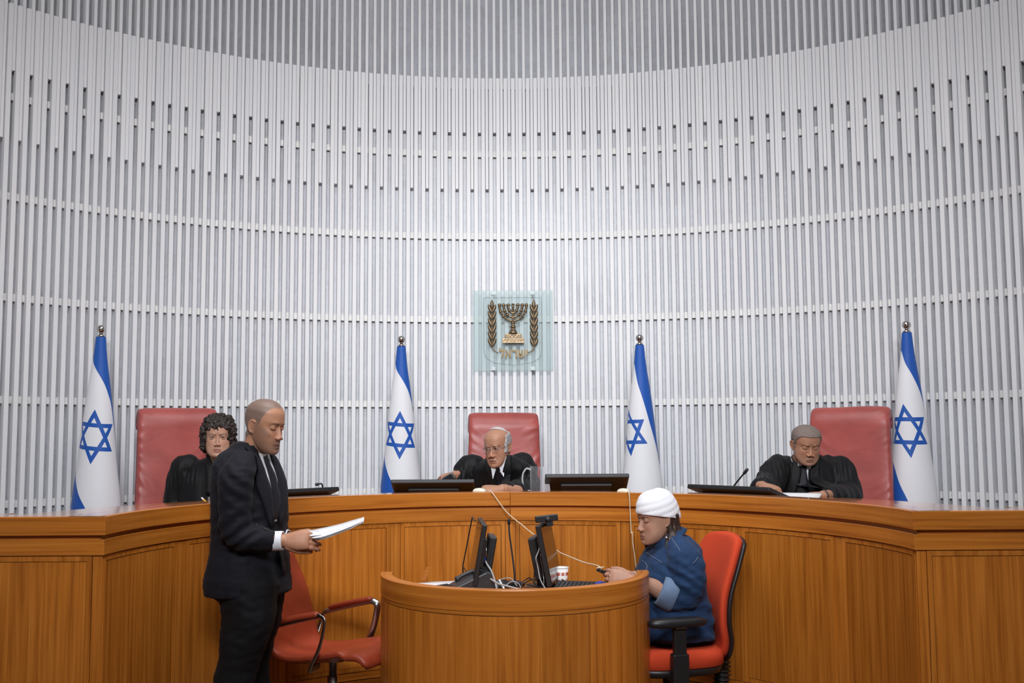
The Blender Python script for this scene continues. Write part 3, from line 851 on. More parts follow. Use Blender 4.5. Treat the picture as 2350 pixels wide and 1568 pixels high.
fo = link(bpy.data.objects.new('lettering', fc)); fo.rotation_euler = (PI / 2, 0, 0)
bpy.context.view_layer.update()
me_ = bpy.data.meshes.new_from_object(fo.evaluated_get(bpy.context.evaluated_depsgraph_get())); bpy.data.objects.remove(fo)
V_ = np.array([v.co[:] for v in me_.vertices]); x0, x1 = V_[:, 0].min(), V_[:, 0].max(); y0, y1 = V_[:, 1].min(), V_[:, 1].max()
for v in me_.vertices:
    v.co = (((v.co.x - x0) / (x1 - x0) - .5) * 440 * K, -v.co.z - .003, (v.co.y - y0) / (y1 - y0) * 152 * K)
lt = link(bpy.data.objects.new('lettering', me_)); lt.parent = em; lt.location = (ex(778), 0, ez(1218)); me_.materials.clear(); me_.materials.append(M_GOLD); fix_normals(lt)

# ------------------------------------------------------------------ flags
DROP = [0, .12, .32, .52, .73, .95, 1.1, 1.3, 1.62]; HWID = [.029, .040, .068, .091, .111, .137, .150, .160, .166]
def flag_mat(name, top, low_a, low_b, star, tilt):
    t = NT(name); uv = t.n('ShaderNodeUVMap', uv_map='uv'); sp = t.n('ShaderNodeSeparateXYZ'); t.t.links.new(uv.outputs[0], sp.inputs[0])
    u, d = sp.outputs[0], sp.outputs[1]                        # u: angle round the pole, d: metres below the top
    u01 = t.math('ADD', t.math('MULTIPLY', u, 1 / PI), .5)
    def curve(pts):
        fc = t.n('ShaderNodeFloatCurve'); c = fc.mapping.curves[0]
        P_ = [((a / PI + .5), v / 2.0) for a, v in pts]
        c.points[0].location = P_[0]; c.points[1].location = P_[-1]
        for p in P_[1:-1]: c.points.new(*p)
        fc.mapping.update(); t.set(fc.inputs['Value'], u01); return t.math('MULTIPLY', fc.outputs[0], 2.0)
    blue = t.math('LESS_THAN', d, curve(top))
    if low_a:
        lo = t.math('MULTIPLY', t.math('GREATER_THAN', d, curve(low_a)), t.math('LESS_THAN', d, curve(low_b)))
        blue = t.math('MAXIMUM', blue, lo)
    u2 = t.n('ShaderNodeUVMap', uv_map='arc'); s2 = t.n('ShaderNodeSeparateXYZ'); t.t.links.new(u2.outputs[0], s2.inputs[0])
    sx = t.math('SUBTRACT', s2.outputs[0], star[0]); sz = t.math('SUBTRACT', star[1], d)
    cs, sn = math.cos(tilt), math.sin(tilt)
    X = t.math('SUBTRACT', t.math('MULTIPLY', sx, cs), t.math('MULTIPLY', sz, sn)); Z = t.math('ADD', t.math('MULTIPLY', sx, sn), t.math('MULTIPLY', sz, cs))
    X = t.math('MULTIPLY', X, 1.08)
    for sg in (1, -1):
        zz = t.math('MULTIPLY', Z, float(sg))
        a = t.math('MULTIPLY', zz, -1.0); h = t.math('MULTIPLY', zz, .5)
        b = t.math('ADD', h, t.math('MULTIPLY', X, .866)); c = t.math('SUBTRACT', h, t.math('MULTIPLY', X, .866))
        mx = t.math('MAXIMUM', t.math('MAXIMUM', a, b), c)
        band = t.math('MULTIPLY', t.math('LESS_THAN', mx, .0795), t.math('GREATER_THAN', mx, .0555))
        front = t.math('LESS_THAN', t.math('ABSOLUTE', X), .2)
        blue = t.math('MAXIMUM', blue, t.math('MULTIPLY', band, front))
    c = t.coords('Object'); wv = t.noise(c, 300, 2)
    white = t.mix(wv, (.74, .74, .78, 1), (.82, .82, .85, 1)); bl = t.mix(wv, (.003, .075, .38, 1), (.005, .09, .43, 1))
    t.P(Base_Color=t.mix(blue, white, bl), Roughness=.6); t.b.inputs['Sheen Weight'].default_value = .1
    return t.m
def flag(loc, label, mat, fold_seed, lean=0.0):
    e = empty('flag', loc, 0, label, 'flag', 'national flags along the slatted wall')
    ztop = 2.087 - .26
    MB().tube([(0, 0, .03), (0, 0, ztop + .012)], .011, 14).build('pole', M_STEEL, e, True)
    MB().revolve([(.0001, 0), (.14, 0), (.14, .012), (.05, .03), (.016, .045), (.0001, .046)], 28).build('base', M_STEEL, e, True)
    f = MB(); f.revolve([(.0001, ztop), (.024, ztop), (.024, ztop + .010), (.012, ztop + .015), (.010, ztop + .026), (.0001, ztop + .027)], 20); f.ball((0, 0, ztop + .047), .0265, 20, 14)
    f.build('finial', M_CHROME, e, True)
    nz, na = 90, 96; vs = []; uv = []; arc = []
    for i in range(nz):
        d = 1.62 * i / (nz - 1); hw = float(pchip(DROP, HWID, np.array([d]))[0])
        for j in range(na + 1):
            a = -PI + 2 * PI * j / na
            w = min(1, d / .5)
            back = max(0, abs(a) - 1.6) / 1.54
            rr = hw * (1 + w * (.028 * math.sin(3 * a + fold_seed + d * 1.5) * (abs(a) / PI) + .10 * math.sin(9 * a + fold_seed) * back))
            z = ztop - d - .03 * w * math.sin(a + .7) * (d / 1.6)
            vs.append((rr * math.sin(a) + lean * d, -rr * .82 * math.cos(a), z)); uv.append((a, d)); arc.append((a * hw, d))
    o = mesh_obj('flag_cloth', vs, grid_faces(nz, na + 1), mat, e, True, uv)
    u2 = o.data.uv_layers.new(name='arc'); idx = np.empty(len(o.data.loops), dtype=np.int32); o.data.loops.foreach_get('vertex_index', idx)
    u2.data.foreach_set('uv', np.asarray(arc, dtype=np.float32)[idx].ravel())
    return e
T1 = [(-1.57, .11), (-1.25, .118), (-.7, .157), (.1, .215), (.55, .257), (.86, .295), (1.17, .35), (1.4, .40), (1.57, .5)]
LA = [(-1.57, .74), (-1.3, .79), (-.9, .853), (-.5, .93), (-.12, 1.0), (.18, 1.07), (.8, 1.25), (1.57, 1.6)]
LB = [(-1.57, .91), (-1.3, .97), (-.8, 1.09), (-.3, 1.24), (.2, 1.42), (.8, 1.7), (1.57, 2.0)]
T3 = [(-1.57, .125), (-1.2, .135), (-.75, .19), (-.35, .27), (0, .34), (.3, .42), (.6, .52), (.85, .60), (1.1, .68), (1.35, .80), (1.57, .95)]
T4 = [(-1.57, .11), (-1.2, .125), (-.6, .19), (0, .25), (.4, .305), (.8, .37), (1.1, .44), (1.4, .53), (1.57, .62)]
LA4 = [(-1.57, .78), (-1.25, .82), (-.9, .905), (-.52, 1.0), (-.32, 1.07), (.2, 1.25), (.8, 1.5), (1.57, 1.9)]
flag((-2.478, 6.25, .26), 'flag standing alone between the curly-haired judge and the near end of the bench', flag_mat('flag_fabric', T1, LA, LB, (0.0, .590), 0.02), 0.3)
flag((-.760, 7.05, .26), 'flag between the glass emblem and the standing suited man, star facing straight out', flag_mat('flag_fabric', T1, [(a, v * .945) for a, v in LA], [(a, v * .99) for a, v in LB], (0.0, .590), 0.0), 1.1)
flag((.852, 7.05, .26), 'flag behind the white headscarf whose star is half turned out of view', flag_mat('flag_fabric', T3, None, None, (-.104, .590), -.12), 2.2)
flag((2.377, 6.30, .26), 'flag beside the bare-headed tie-wearing judge and his rolled chair back, its star turned slightly away', flag_mat('flag_fabric', T4, LA4, [(a, v + .18) for a, v in LA4], (-.050, .590), -.08), 3.0)

# ------------------------------------------------------------------ judges' chairs
def rrect(c, ax, ay, w, t, n=24, e=5):
    return [Vector(c) + Vector(ax) * (w * np.sign(math.cos(a)) * abs(math.cos(a)) ** (2 / e)) + Vector(ay) * (t * np.sign(math.sin(a)) * abs(math.sin(a)) ** (2 / e)) for a in np.linspace(0, 2 * PI, n, endpoint=False)]
def judge_chair(loc, rz, label, height, seed):
    e = empty('judge_chair', loc, rz, label, 'chair', 'high-backed red chairs of the judges')
    H = height; hw = .25
    spine = smooth_pts([(.18, .40), (.20, .55), (.225, .80), (.25, 1.0), (.27, H - .13), (.275, H - .07), (.300, H - .025), (.335, H - .020), (.362, H - .045), (.362, H - .080), (.340, H - .10)], 60)
    b = MB(); rings = []
    for i, (y, z) in enumerate(spine):
        a, c = spine[max(i - 1, 0)], spine[min(i + 1, 59)]; tx, tz = c[0] - a[0], c[1] - a[1]; l = math.hypot(tx, tz); nrm = (0, -tz / l, tx / l)
        k = i / 59.; w = hw * (1.0 if z < 1.0 or k > .75 else 1.0) * (1.0 - .07 * min(1, max(0, (z - .6) / (H - .6)))); th = .048 - .020 * min(1, max(0, (k - .62) / .2))
        rings.append(rrect((0, y, z), (1, 0, 0), nrm, w, th, 36, 7))
    b.loft(rings); v, f = voxel((b.v, b.f), .0105, 4, .5)
    N = vnormals(v, f)
    side = np.clip((np.abs(v[:, 0]) - .07) / .17, 0, 1)
    sg = np.sign(v[:, 0]); q = v[:, 2] * 1.0 - np.abs(v[:, 0]) * .75
    wr = np.sin(q * 95 + 6 * fbm(v, 5, seed)) * side ** 1.5 * np.clip(fbm(v, 7, seed + 3) + .25, 0, 1)
    fr_ = (N[:, 1] < -.3)
    v = v + N * (wr * .0050 * fr_ + .005 * fbm(v, 5, seed + 9))[:, None]
    mesh_obj('backrest', v, f, M_RED, e, True)
    s = MB(); s.loft([rrect((0, -.06, z), (1, 0, 0), (0, 1, 0), .255 * q, .25 * q, 32, 5) for z, q in ((.40, .92), (.41, 1.0), (.475, 1.0), (.495, .95))]); s.build('seat', M_RED, e, True)
    for sx in (-1, 1):
        a = MB(); a.tube(smooth_pts([(sx * .27, .17, .42), (sx * .29, .15, .60), (sx * .29, .0, .64), (sx * .29, -.17, .635), (sx * .28, -.20, .58)], 18), .024, 10); a.build('armrest', M_RED, e, True)
    MB().tube([(0, -.04, .06), (0, -.04, .40)], .03, 14).build('gas_column', M_BLACK, e, True)
    for k in range(5):
        t = 2 * PI * k / 5 + .3; bb = MB(); bb.tube([(0, -.04, .085), (.29 * math.cos(t), -.04 + .29 * math.sin(t), .065)], [.026, .016], 8); ft_ = bb.build('base_spoke', M_BLACK, e, True)
        MB().ball((.29 * math.cos(t), -.04 + .29 * math.sin(t), .028), (.022, .022, .028), 10, 7).build('caster', M_BLACK, ft_, True)
    return e
judge_chair((-1.90, 6.10, .26), .50, 'red leather high-backed chair behind the curly-haired judge', 1.378, 1.0)
judge_chair((-.045, 6.72, .26), .09, 'red leather high-backed chair behind the judge in glasses', 1.350, 2.0)
judge_chair((1.89, 6.10, .26), -.52, 'red leather high-backed chair with its rolled top showing, behind the judge reading papers', 1.358, 3.0)

# ------------------------------------------------------------------ visitor chair
vc = empty('visitor_chair', (-.845, 4.93, 0), 1.175, 'brick red swivel chair with chrome arms between the standing man and the clerk desk', 'chair')
vc.scale = (.86, 1, 1)
prof = smooth_pts([(-.285, .470), (-.27, .500), (-.22, .515), (-.10, .495), (.06, .470), (.17, .472), (.225, .510), (.250, .60), (.275, .72), (.305, .84), (.322, .925)], 56)
rings = []
for i, (y, z) in enumerate(prof):
    a, c = prof[max(i - 1, 0)], prof[min(i + 1, 55)]; tx, tz = c[0] - a[0], c[1] - a[1]; l = math.hypot(tx, tz); nrm = (0, -tz / l, tx / l); k = i / 55.
    w = float(pchip([0, .06, .3, .5, .62, .8, .93, 1.0], [.20, .235, .24, .225, .225, .205, .165, .13], np.array([k]))[0])
    dish = .0
    rings.append([Vector(p) + Vector(nrm) * ((abs(p.x) / .24) ** 2 * .028 * (1 if k > .25 else .2)) for p in rrect((0, y, z), (1, 0, 0), nrm, w, .022, 32, 4)])
b = MB(); b.loft(rings); v, f = voxel((b.v, b.f), .009, 4, .5); mesh_obj('seat_shell', v, f, M_RED2, vc, True)
for s in (-1, 1):
    pts = smooth_pts([(s * .10, .02, .450), (s * .215, .0, .452), (s * .268, -.03, .475), (s * .268, -.075, .56), (s * .268, -.10, .665), (s * .268, -.085, .690), (s * .268, -.04, .690), (s * .268, .16, .640), (s * .268, .20, .622), (s * .26, .215, .58), (s * .235, .22, .53)], 48)
    MB().tube(pts, .0155, 10, flat=(.45, 1.1)).build('arm_frame', M_STEEL, vc, True)
    MB().tube([(s * .268, -.055, .702), (s * .268, .05, .681), (s * .268, .155, .654)], .017, 12, flat=(1.25, .8)).build('arm_pad', M_RED2, vc, True)
MB().revolve([(.0001, .27), (.019, .27), (.019, .452), (.06, .455), (.06, .468), (.0001, .47)], 20).build('gas_column', M_STEEL, vc, True)
MB().revolve([(.0001, .05), (.026, .05), (.026, .385), (.0001, .386)], 20).build('column_sleeve', M_STEEL, vc, True)
for k in range(5):
    t = 2 * PI * k / 5; sp = MB().tube([(0, 0, .085), (.29 * math.cos(t), .29 * math.sin(t), .06)], [.024, .015], 8).build('base_spoke', M_STEEL, vc, True)
    MB().ball((.29 * math.cos(t), .29 * math.sin(t), .027), (.022, .022, .027), 10, 7).build('caster', M_BLACK, sp, True)

# ------------------------------------------------------------------ clerk's chair
oc = empty('clerk_chair', (.70, 4.93, 0), -1.29, 'orange padded office chair with black shell under the woman in denim', 'chair')
sp_ = smooth_pts([(.215, .47), (.235, .54), (.225, .64), (.235, .75), (.275, .87), (.315, .975), (.335, 1.015)], 40)
def back_rings(off, th, grow):
    R_ = []
    for i, (y, z) in enumerate(sp_):
        k = i / 39.; a, c = sp_[max(i - 1, 0)], sp_[min(i + 1, 39)]; tx, tz = c[0] - a[0], c[1] - a[1]; l = math.hypot(tx, tz); nrm = Vector((0, -tz / l, tx / l))
        w = float(pchip([0, .08, .35, .6, .85, .96, 1], [.13, .185, .215, .205, .165, .115, .06], np.array([k]))[0]) + grow
        ring = rrect(Vector((0, y, z)) - nrm * off, (1, 0, 0), nrm, w, th * (1 - .5 * max(0, (k - .9) / .1)), 32, 2.6)
        R_.append([p - nrm * 0 + Vector((0, -abs(p.x) ** 2 * 1.1, 0)) for p in ring])
    return R_
MB().loft(back_rings(0, .036, 0)).build('back_cushion', M_ORANGE, oc, True)
MB().loft(back_rings(.030, .022, .006)).build('back_shell', M_BLACK, oc, True)
MB().loft([rrect((0, -.02, z), (1, 0, 0), (0, 1, 0), .245 * q, .24 * q, 40, 3.2) for z, q in ((.452, .95), (.458, 1.0), (.50, 1.0), (.52, .96), (.527, .86))]).build('seat_cushion', M_ORANGE, oc, True)
MB().loft([rrect((0, -.02, z), (1, 0, 0), (0, 1, 0), .245 * q, .24 * q, 40, 3.2) for z, q in ((.415, .75), (.42, .93), (.452, .985))]).build('seat_pan', M_BLACK, oc, True)
for s in (-1, 1):
    MB().loft([rrect((s * .285, -.085, z), (1, 0, 0), (0, 1, 0), .042 * q, .135 * q, 28, 3) for z, q in ((.652, .9), (.660, 1.0), (.676, 1.0), (.686, .85))]).build('arm_pad', M_BLACK, oc, True)
    a = MB(); a.box((s * .285, -.075, .585), (.030, .058, .15)); a.box((s * .283, -.075, .47), (.042, .075, .13)); a.box((s * .20, -.075, .425), (.18, .07, .025)); o = a.build('arm_post', M_BLACK, oc); bevel(o, .006, 2)
    MB().box((s * .302, -.075, .648), (.012, .05, .006)).build('arm_trim', M_STEEL, oc)
bl = MB(); n = 46; bl.tube([(0, .265 - .10 * (1 - i / (n - 1)) ** 2 * 0 + .01 * i / n, .30 + .19 * i / (n - 1)) for i in range(n)], [.036 + .006 * math.sin(i * 1.35) for i in range(n)], 14); bl.build('bellows', M_BLACK, oc, True)
MB().box((0, .13, .40), (.07, .30, .035)).build('back_bar', M_BLACK, oc)
MB().tube([(0, .26, .30), (-.0, .29, .16)], .011, 8).build('tilt_lever', M_BLACK, oc, True)
kb = MB(); kb.tube([(-.10, .14, .40), (-.17, .17, .37)], .010, 8); kb.ball((-.19, .175, .36), (.026, .022, .030), 12, 8); kb.build('lever_knob', M_BLACK, oc, True)
MB().tube([(0, 0, .10), (0, 0, .42)], .028, 16).build('gas_column', M_BLACK, oc, True)
for k in range(5):
    t = 2 * PI * k / 5 + .5; sp = MB().tube([(0, 0, .10), (.28 * math.cos(t), .28 * math.sin(t), .065)], [.028, .017], 8).build('base_spoke', M_BLACK, oc, True)
    MB().ball((.28 * math.cos(t), .28 * math.sin(t), .028), (.022, .022, .028), 10, 7).build('caster', M_BLACK, sp, True)

# ------------------------------------------------------------------ the people
M_SKIN = skin_mat('skin'); M_EYE = eye_mat()
def fabric(name, rgb, rough=.75, sheen=.2, weave=900, var=.12):
    t = NT(name); c = t.coords('Object'); n = t.noise(c, 9, 4); w = t.noise(c, weave, 2)
    lo = tuple(x * (1 - var) for x in rgb) + (1,); hi = tuple(x * (1 + var) for x in rgb) + (1,)
    t.P(Base_Color=t.ramp(t.math('ADD', t.math('MULTIPLY', n, .6), t.math('MULTIPLY', w, .4)), [(.3, lo), (.7, hi)]), Roughness=rough)
    t.b.inputs['Sheen Weight'].default_value = sheen; t.b.inputs['Specular IOR Level'].default_value = .25
    t.bump(t.math('ADD', t.math('MULTIPLY', w, .25), t.noise(c, 38, 3)), .25, .004)
    return t.m
M_ROBE = fabric('black_robe_cloth', (.0045, .0045, .0055), .62, .015)
M_SUIT = fabric('dark_navy_suiting', (.0065, .0068, .0115), .78, .02)
M_TROUSER = fabric('black_suiting', (.0035, .0035, .005), .8, .01)
M_SHIRT = fabric('white_shirting', (.74, .75, .80), .8, .05, var=.03)
M_TIE = fabric('dark_tie_silk', (.006, .0065, .011), .5, .03)
M_DENIM = fabric('blue_denim', (.014, .040, .105), .85, .04, 600, .4)
M_DENIM_IN = fabric('pale_denim_underside', (.13, .19, .30), .85, .1, 600, .2)
M_SCARF = fabric('white_headscarf_cloth', (.80, .81, .86), .8, .1, var=.04)
M_HAIR = plain('dark_brown_curls', (.022, .013, .010), .55, noise_amt=.4, noise_scale=60)
M_BROWN = plain('brown_hair', (.034, .018, .013), .5, noise_amt=.4, noise_scale=80)
M_GREYH = plain('grey_hair', (.36, .35, .35), .65, noise_amt=.25, noise_scale=120)
M_CROP = plain('short_grey_brown_hair', (.19, .145, .125), .75, noise_amt=.35, noise_scale=260, bump=.5, bscale=600)
M_KIPPAH = fabric('light_skullcap', (.52, .50, .49), .8)
M_SHOE = plain('black_shoe_leather', (.010, .009, .009), .3)

class Person:
    def __init__(s, label, base): s.label = label; s.base = Vector(base); s.kids = []
    def body(s, o, HM, limbs, hands): 
        s.o = person_body('person', (0, 0, 0), 0, o, HM, limbs, hands, s.label, M_SKIN); s.HM = HM; return s.o
    def add(s, o): s.kids.append(o); o.parent = s.o; return o
    def done(s):
        T = Matrix.Translation(-s.base); s.o.data.transform(T); s.o.location = s.base
        for k in s.kids: k.data.transform(T)
        for k in s.o.children:
            if k.name.startswith('eye') and k not in s.kids: k.matrix_local = T @ k.matrix_local
def headM(pos, rz, pitch=0, roll=0, sc=(1, 1, 1)):
    return Matrix.Translation(pos) @ Matrix.Rotation(rz, 4, 'Z') @ Matrix.Rotation(pitch, 4, 'X') @ Matrix.Rotation(roll, 4, 'Y') @ Matrix.Diagonal((*sc, 1))
def torso(mb, rings, rz, n=28):
    c, s_ = math.cos(rz), math.sin(rz); R_ = []
    for (x, y, z, w, d, e) in rings:
        R_.append(rrect((x, y, z), (c, s_, 0), (-s_, c, 0), w, d, n, e))
    mb.loft(R_); return mb
def sleeve(mb, pts, rad, k=20, seg=16): 
    mb.tube(smooth_pts(pts, k), np.interp(np.linspace(0, 1, k), np.linspace(0, 1, len(rad)), rad), seg); return mb
def grow(R_, q): return [r * q for r in R_]
V3 = Vector
def neck_cone(p, HM, mat, name='shirt', r=(.0635, .066, .069, .070), top=-.112):
    """shirt collar and yoke rising round the neck; returns its geometry for laying cloth on"""
    A = HM @ V3((0, .036, top)); B = HM @ V3((0, .044, -.150)); d = (B - A).normalized(); rz = HM.to_euler().z; R_ = []
    for t, rr in zip((0.0, .018, .038, .056), r):
        c = A + d * t; M = frame(c, d, (math.sin(rz), -math.cos(rz), .3))
        R_.append([M @ V3((rr * math.cos(k), t * 0 , rr * math.sin(k) + (.020 if t == 0 else 0) * -1 * max(0, math.sin(k)) * 0)) for k in np.linspace(0, 2 * PI, 32, endpoint=False)])
    for ring in R_[:1]:
        for k, q in enumerate(ring): ring[k] = q - V3((0, 0, .016)) * max(0.0, (V3((math.sin(rz), -math.cos(rz), 0)).dot(q - A) / .06))
    b = MB(); b.loft(R_, caps=False); p.add(b.build(name, mat, None, True)); return [tuple(v) for v in b.v], list(b.f)
def collar_ring(p, name, HM, r0, r1, t0, t1, gap, mat, thick=.006, back=.010, top=-.112):
    """turned collar hugging the neck: from t0 to t1 metres down the neck axis, open at the throat by gap radians each side"""
    A = HM @ V3((0, .036, top)); B = HM @ V3((0, .044, -.150)); d = (B - A).normalized(); rz = HM.to_euler().z
    f_ = V3((math.sin(rz), -math.cos(rz), 0)); P_ = []
    for i in range(5):
        t = i / 4; c = A + d * (t0 + (t1 - t0) * t); M = frame(c, d, f_)
        for k in range(44):
            a = PI / 2 + gap + (2 * PI - 2 * gap) * k / 43; fr = math.sin(a)
            q = M @ V3(((r0 + (r1 - r0) * t ** .8) * math.cos(a), 0, (r0 + (r1 - r0) * t ** .8) * math.sin(a)))
            P_.append(tuple(q - V3((0, 0, .030 * max(0, fr) ** 1.5 - back * max(0, -fr)))))
    return p.add(slab(name, P_, 5, 44, thick, mat))
def collar_wing(p, bvh, A, B, C, mat):
    """one pointed collar leaf lying in front of the shirt"""
    pts = [V3(A), V3(B), V3(C)]; ys = []
    for q in pts:
        h = bvh.ray_cast(q - V3((0, .6, 0)), V3((0, 1, 0)), 2.0)
        if h[0] is not None: ys.append(h[0].y)
    y = (min(ys) if ys else pts[0].y) - .006
    cx = C_CAM
    pts = [cx + (q - cx) * ((y - cx.y) / (q.y - cx.y)) for q in pts]; G = []
    for i in range(7):
        t = i / 6
        for k in range(5):
            u = k / 4; a = pts[0].lerp(pts[2], t); b_ = pts[1].lerp(pts[2], t); q = a.lerp(b_, u); q.y -= .004 * math.sin(PI * u) * (1 - t); G.append(tuple(q))
    return p.add(slab('shirt_collar', G, 7, 5, .003, mat))
C_CAM = V3(cam.matrix_world.translation)
def merged_bvh(rb, geo):
    V = [tuple(v.co) for v in rb.data.vertices]; n = len(V); F = [tuple(q.vertices) for q in rb.data.polygons]
    return BVHTree.FromPolygons(V + geo[0], F + [tuple(i + n for i in f) for f in geo[1]])

def strip(p, name, bvh, centre, widths, off, mat, nc=5, thick=.002, direction=(0, 1, 0), side=(1, 0, 0)):
    C_ = smooth_pts(centre, 14); W_ = np.interp(np.linspace(0, 1, 14), np.linspace(0, 1, len(widths)), widths); sd = np.array(side)
    pts = quad_pts([(c - sd * w, c + sd * w) for c, w in zip(C_, W_)], nc)
    return p.add(patch(name, bvh, pts, 14, nc, off, thick, mat, None, direction))
def panelv(p, name, bvh, rows, off, mat, nc=7, thick=.002, direction=(0, 1, 0), n=14):
    A = smooth_pts([r[0] for r in rows], n); B = smooth_pts([r[1] for r in rows], n)
    return p.add(patch(name, bvh, quad_pts(list(zip(A, B)), nc), n, nc, off, thick, mat, None, direction))
def neck_collar(p, c, rx, ry, h, rz, tilt, mat, lean=0.0, gap=.55):
    """stand collar round the neck, open at the throat"""
    P_ = []; n = 40; m = 4
    for i in range(m):
        t = i / (m - 1)
        for j in range(n):
            a = -PI / 2 + gap * (1 - .0) + (2 * PI - 2 * gap) * j / (n - 1)
            r = 1 + .12 * (1 - t)
            q = Vector((rx * r * math.cos(a), ry * r * math.sin(a), h * (t - .5) + tilt * math.sin(a) * .0 + tilt * ry * math.sin(a)))
            q = Matrix.Rotation(rz, 3, 'Z') @ q; P_.append(tuple(Vector(c) + q))
    return p.add(slab('shirt_collar', P_, m, n, .005, mat))

# ---- judge reading papers
j = Person('person with cropped grey hair in a black robe, reading papers at the bench', (1.69, 6.02, .26))
o = dict(skin=(.40, .205, .128), look=1, crop=.6, cropc=(.20, .16, .14), hairline=.072, stubble=.12, stubc=(.25, .22, .2), wide=1.06, jaw=1.10, fold=.0045, bag=.003, wrinkle=.0012, nosew=1.15, lips=.55, ruddy=.35, smile=-.003, browd=.45, neck=.064)
HM = headM((1.6413, 5.9200, 1.4221), .06, .30, .03, (.93, .92, .88))
hl = frame((1.3184, 5.6000, 1.2058), (.45, -.80, -.18), (-.15, .1, 1)); hr = frame((1.5986, 5.5200, 1.1581), (-.95, -.25, -.10), (0, -.25, 1))
j.body(o, HM, [([(1.69, 6.05, .72), (1.69, 6.08, 1.0), (1.68, 6.03, 1.25)], [.12, .13, .09]), ([(1.60, 6.0, .72), (1.50, 5.62, .74), (1.48, 5.60, .34)], [.08, .065, .05]), ([(1.80, 6.0, .72), (1.72, 5.64, .74), (1.72, 5.62, .34)], [.08, .065, .05])],
       [(hl, dict(side=1, curl=(.25, .3, .35, .4), thumb=.4), ([hl @ V3((0, -.01, 0)), (1.3723, 5.7800, 1.1685)], [.026, .034])), (hr, dict(side=1, curl=(.35, .4, .45, .5), thumb=.3), ([hr @ V3((0, -.01, 0)), (1.7352, 5.6600, 1.1493)], [.026, .036]))])
b = MB(); torso(b, [(1.69, 6.06, .60, .24, .19, 2.6), (1.69, 6.06, .85, .235, .17, 2.6), (1.69, 6.06, 1.08, .225, .15, 2.5), (1.69, 6.05, 1.22, .215, .135, 2.4), (1.685, 6.04, 1.285, .185, .115, 2.3), (1.68, 6.03, 1.325, .135, .095, 2.2), (1.675, 6.02, 1.350, .085, .080, 2), (1.675, 6.01, 1.362, .066, .068, 2)], -.10)
sleeve(b, [(1.55, 6.04, 1.30), (1.4879, 5.9900, 1.2796), (1.4042, 5.8600, 1.1881), (1.3370, 5.6800, 1.1879)], [.060, .080, .082, .070])
sleeve(b, [(1.80, 6.04, 1.30), (1.8585, 6.0200, 1.2663), (1.8553, 5.9000, 1.1302), (1.6830, 5.6200, 1.1404)], [.060, .082, .085, .062])
f = lambda V, N: .012 * fbm(V, 11, 3.0, (1.6, 1.2, .28)) + .004 * np.sin(V[:, 0] * 230 + 3 * fbm(V, 8, 1)) * np.exp(-((V[:, 2] - 1.275) / .045) ** 2) * (np.abs(V[:, 0] - 1.685) > .10)
rb, bv = cloth('robe', b, M_ROBE, None, .0075, 3, f, True); j.add(rb)
bv = merged_bvh(rb, neck_cone(j, HM, M_SHIRT))
panelv(j, 'shirt_front', bv, [((1.5866, 5.9000, 1.3351), (1.6769, 5.9000, 1.3346)), ((1.5874, 5.9000, 1.2818), (1.6508, 5.9000, 1.2814)), ((1.5784, 5.9000, 1.2286), (1.6442, 5.9000, 1.2282)), ((1.5726, 5.9000, 1.1972), (1.6408, 5.9000, 1.1967))], .006, M_SHIRT)
strip(j, 'tie', bv, [(1.6272, 5.9000, 1.3058), (1.6212, 5.9000, 1.2719), (1.6150, 5.9000, 1.2283), (1.6088, 5.9000, 1.1873)], [.014, .016, .026, .036], .011, M_TIE)
collar_wing(j, bv, (1.5823, 5.9000, 1.3546), (1.6273, 5.9000, 1.3106), (1.5871, 5.9000, 1.2721), M_SHIRT)
collar_wing(j, bv, (1.6321, 5.9000, 1.3082), (1.6847, 5.9000, 1.3491), (1.6532, 5.9000, 1.2814), M_SHIRT)
strip(j, 'robe_edge', bv, [(1.5881, 5.9500, 1.3438), (1.5860, 5.9500, 1.2753), (1.5639, 5.9500, 1.1974), (1.5298, 5.9500, 1.1245)], [.012, .028, .030, .030], .010, M_ROBE, thick=.005)
strip(j, 'robe_edge', bv, [(1.7114, 5.9500, 1.3479), (1.6844, 5.9500, 1.2747), (1.6770, 5.9500, 1.1966), (1.6746, 5.9500, 1.1236)], [.012, .028, .028, .028], .010, M_ROBE, thick=.005)
j.add(MB().tube([hr @ V3((.024 * math.cos(t), -.026, .019 * math.sin(t))) for t in np.linspace(0, 2 * PI, 15)], .006, 6).build('watch_strap', M_BLACK, None, True))
J_READ = (j, HM, o)
j.done()

